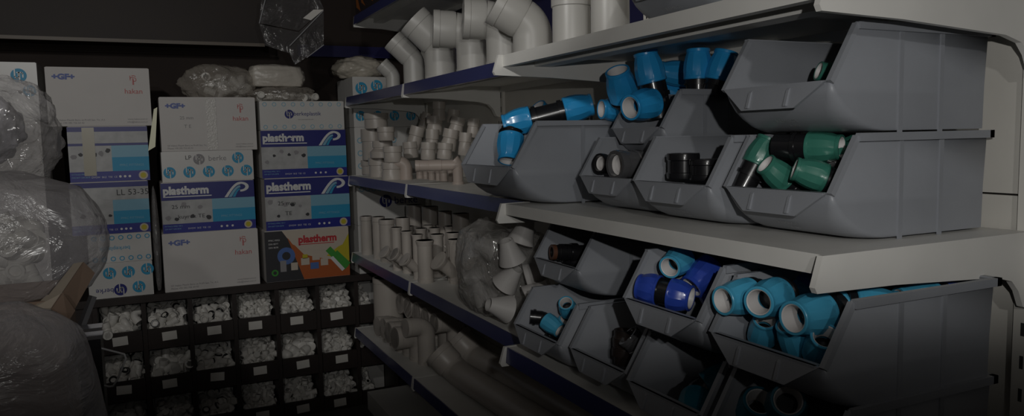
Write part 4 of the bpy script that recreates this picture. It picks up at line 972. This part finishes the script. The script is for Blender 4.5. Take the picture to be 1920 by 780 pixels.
for i in range(26):
    q = at_dep(rb.uniform(-10, 62), rb.uniform(425, 555), rb.uniform(1.98, 2.1)); m = rb.choice(('coupling', 'elbow', 'tee', 'cap'))
    o = link('small_fitting', KIND[m]); o.location = q; o.rotation_euler = (rb.uniform(0, 6), rb.uniform(0, 6), 0)
    tag(o, 'small white fitting glinting inside the big greyish bag at left', 'pipe fitting', 'fittings in the greyish bag')
p = at_dep(20, 245, 2.2); blob('plastic_bag', 'clear crumpled bag with blue print above the greyish bag', 'bag', (p.x-.02, 2.2, p.z-.12), (.13, .13, .125), CLEAR, 10, amp=.22, ridge=.16, flat=.9, freq=1.6)
b = blob('wrapped_parts', 'white packet with navy writing inside the crumpled clear bag', 'packet', (p.x-.05, 2.2, p.z-.09), (.075, .07, .085), mat('packet_print', (.42, .41, .44), .4, var=.5, vscale=14), 12, amp=.2, ridge=.15)
# dark stapler like device with bent wire
p = at_dep(150, 640, 2.24)
t = thing('wire_dispenser', 'dark metal device with bent wire loop beside the bottom left bag', 'tool', (p.x, 2.24, .652))
zz = p.z-.652
b = MB(); b.box((-.05, -.05, 0), (.05, .06, zz+.01)); b.build('body', DARKM, t, smooth=0, bevel=.006)
b = MB(); b.box((-.055, -.054, zz+.012), (.055, .0, zz+.022)); b.box((-.055, -.054, zz+.034), (.055, .0, zz+.042)); b.build('metal_strip', METAL, t, smooth=0)
b = MB(); b.bar((-.01, .01, zz), (.035, .03, zz+.11), .022, .012); b.build('lever', mat('grey_lever', (.18, .18, .19), .4), t, smooth=0)
wv = [at_dep(u, v, 2.20)-Vector(t.location) for u, v in ((172, 648), (186, 652), (233, 664), (236, 672), (222, 708), (212, 724), (204, 725), (166, 717))]
b = MB(); b.sweep(wv, [.0028]*len(wv), 8); b.build('wire_loop', mat('galvanised_wire', (.55, .55, .56), .35), t, smooth=60)

# ------------------------------------------------------------------ clear packaging hanging over the boxes
p0 = onY(490, 120, 3.95)
t = thing('clear_display_case', 'clear plastic display sheet hanging above the right stack of boxes', 'packaging', (p0.x, 3.95, p0.z))
def q(u, v, Y=3.95): return onY(u, v, Y)-p0
ACR = film('dull_acrylic', (.09, .085, .085), .45, .1, .03)
def sheet(name, pts, m): MB().prism(pts, (0, .003, 0)).build(name, m, t, smooth=0)
sheet('front_sheet', [q(486, 45), q(560, 60), q(607, 18), q(607, 85), q(553, 122), q(543, 100), q(497, 85)], ACR)
sheet('upper_sheet', [q(490, 0), q(600, 0), q(607, 16), q(560, 58), q(486, 43)], ACR)
for a, b_ in (((543, 86), (606, 20)), ((575, 108), (607, 84)), ((497, 0), (486, 44))):
    bb = MB(); bb.bar(q(*a, 3.944), q(*b_, 3.944), .006, .004); bb.build('folded_edge', mat('painted_edge_glint', (.30, .30, .31), .2), t, smooth=0)  # pale bars, the glint along the sheet edges put into their colour
bb = MB(); bb.prism([q(568, 34, 3.943), q(588, 18, 3.943), q(607, 18, 3.943), q(583, 38, 3.943)], (0, .001, 0)); bb.build('paper_label', CARD, t, smooth=0)
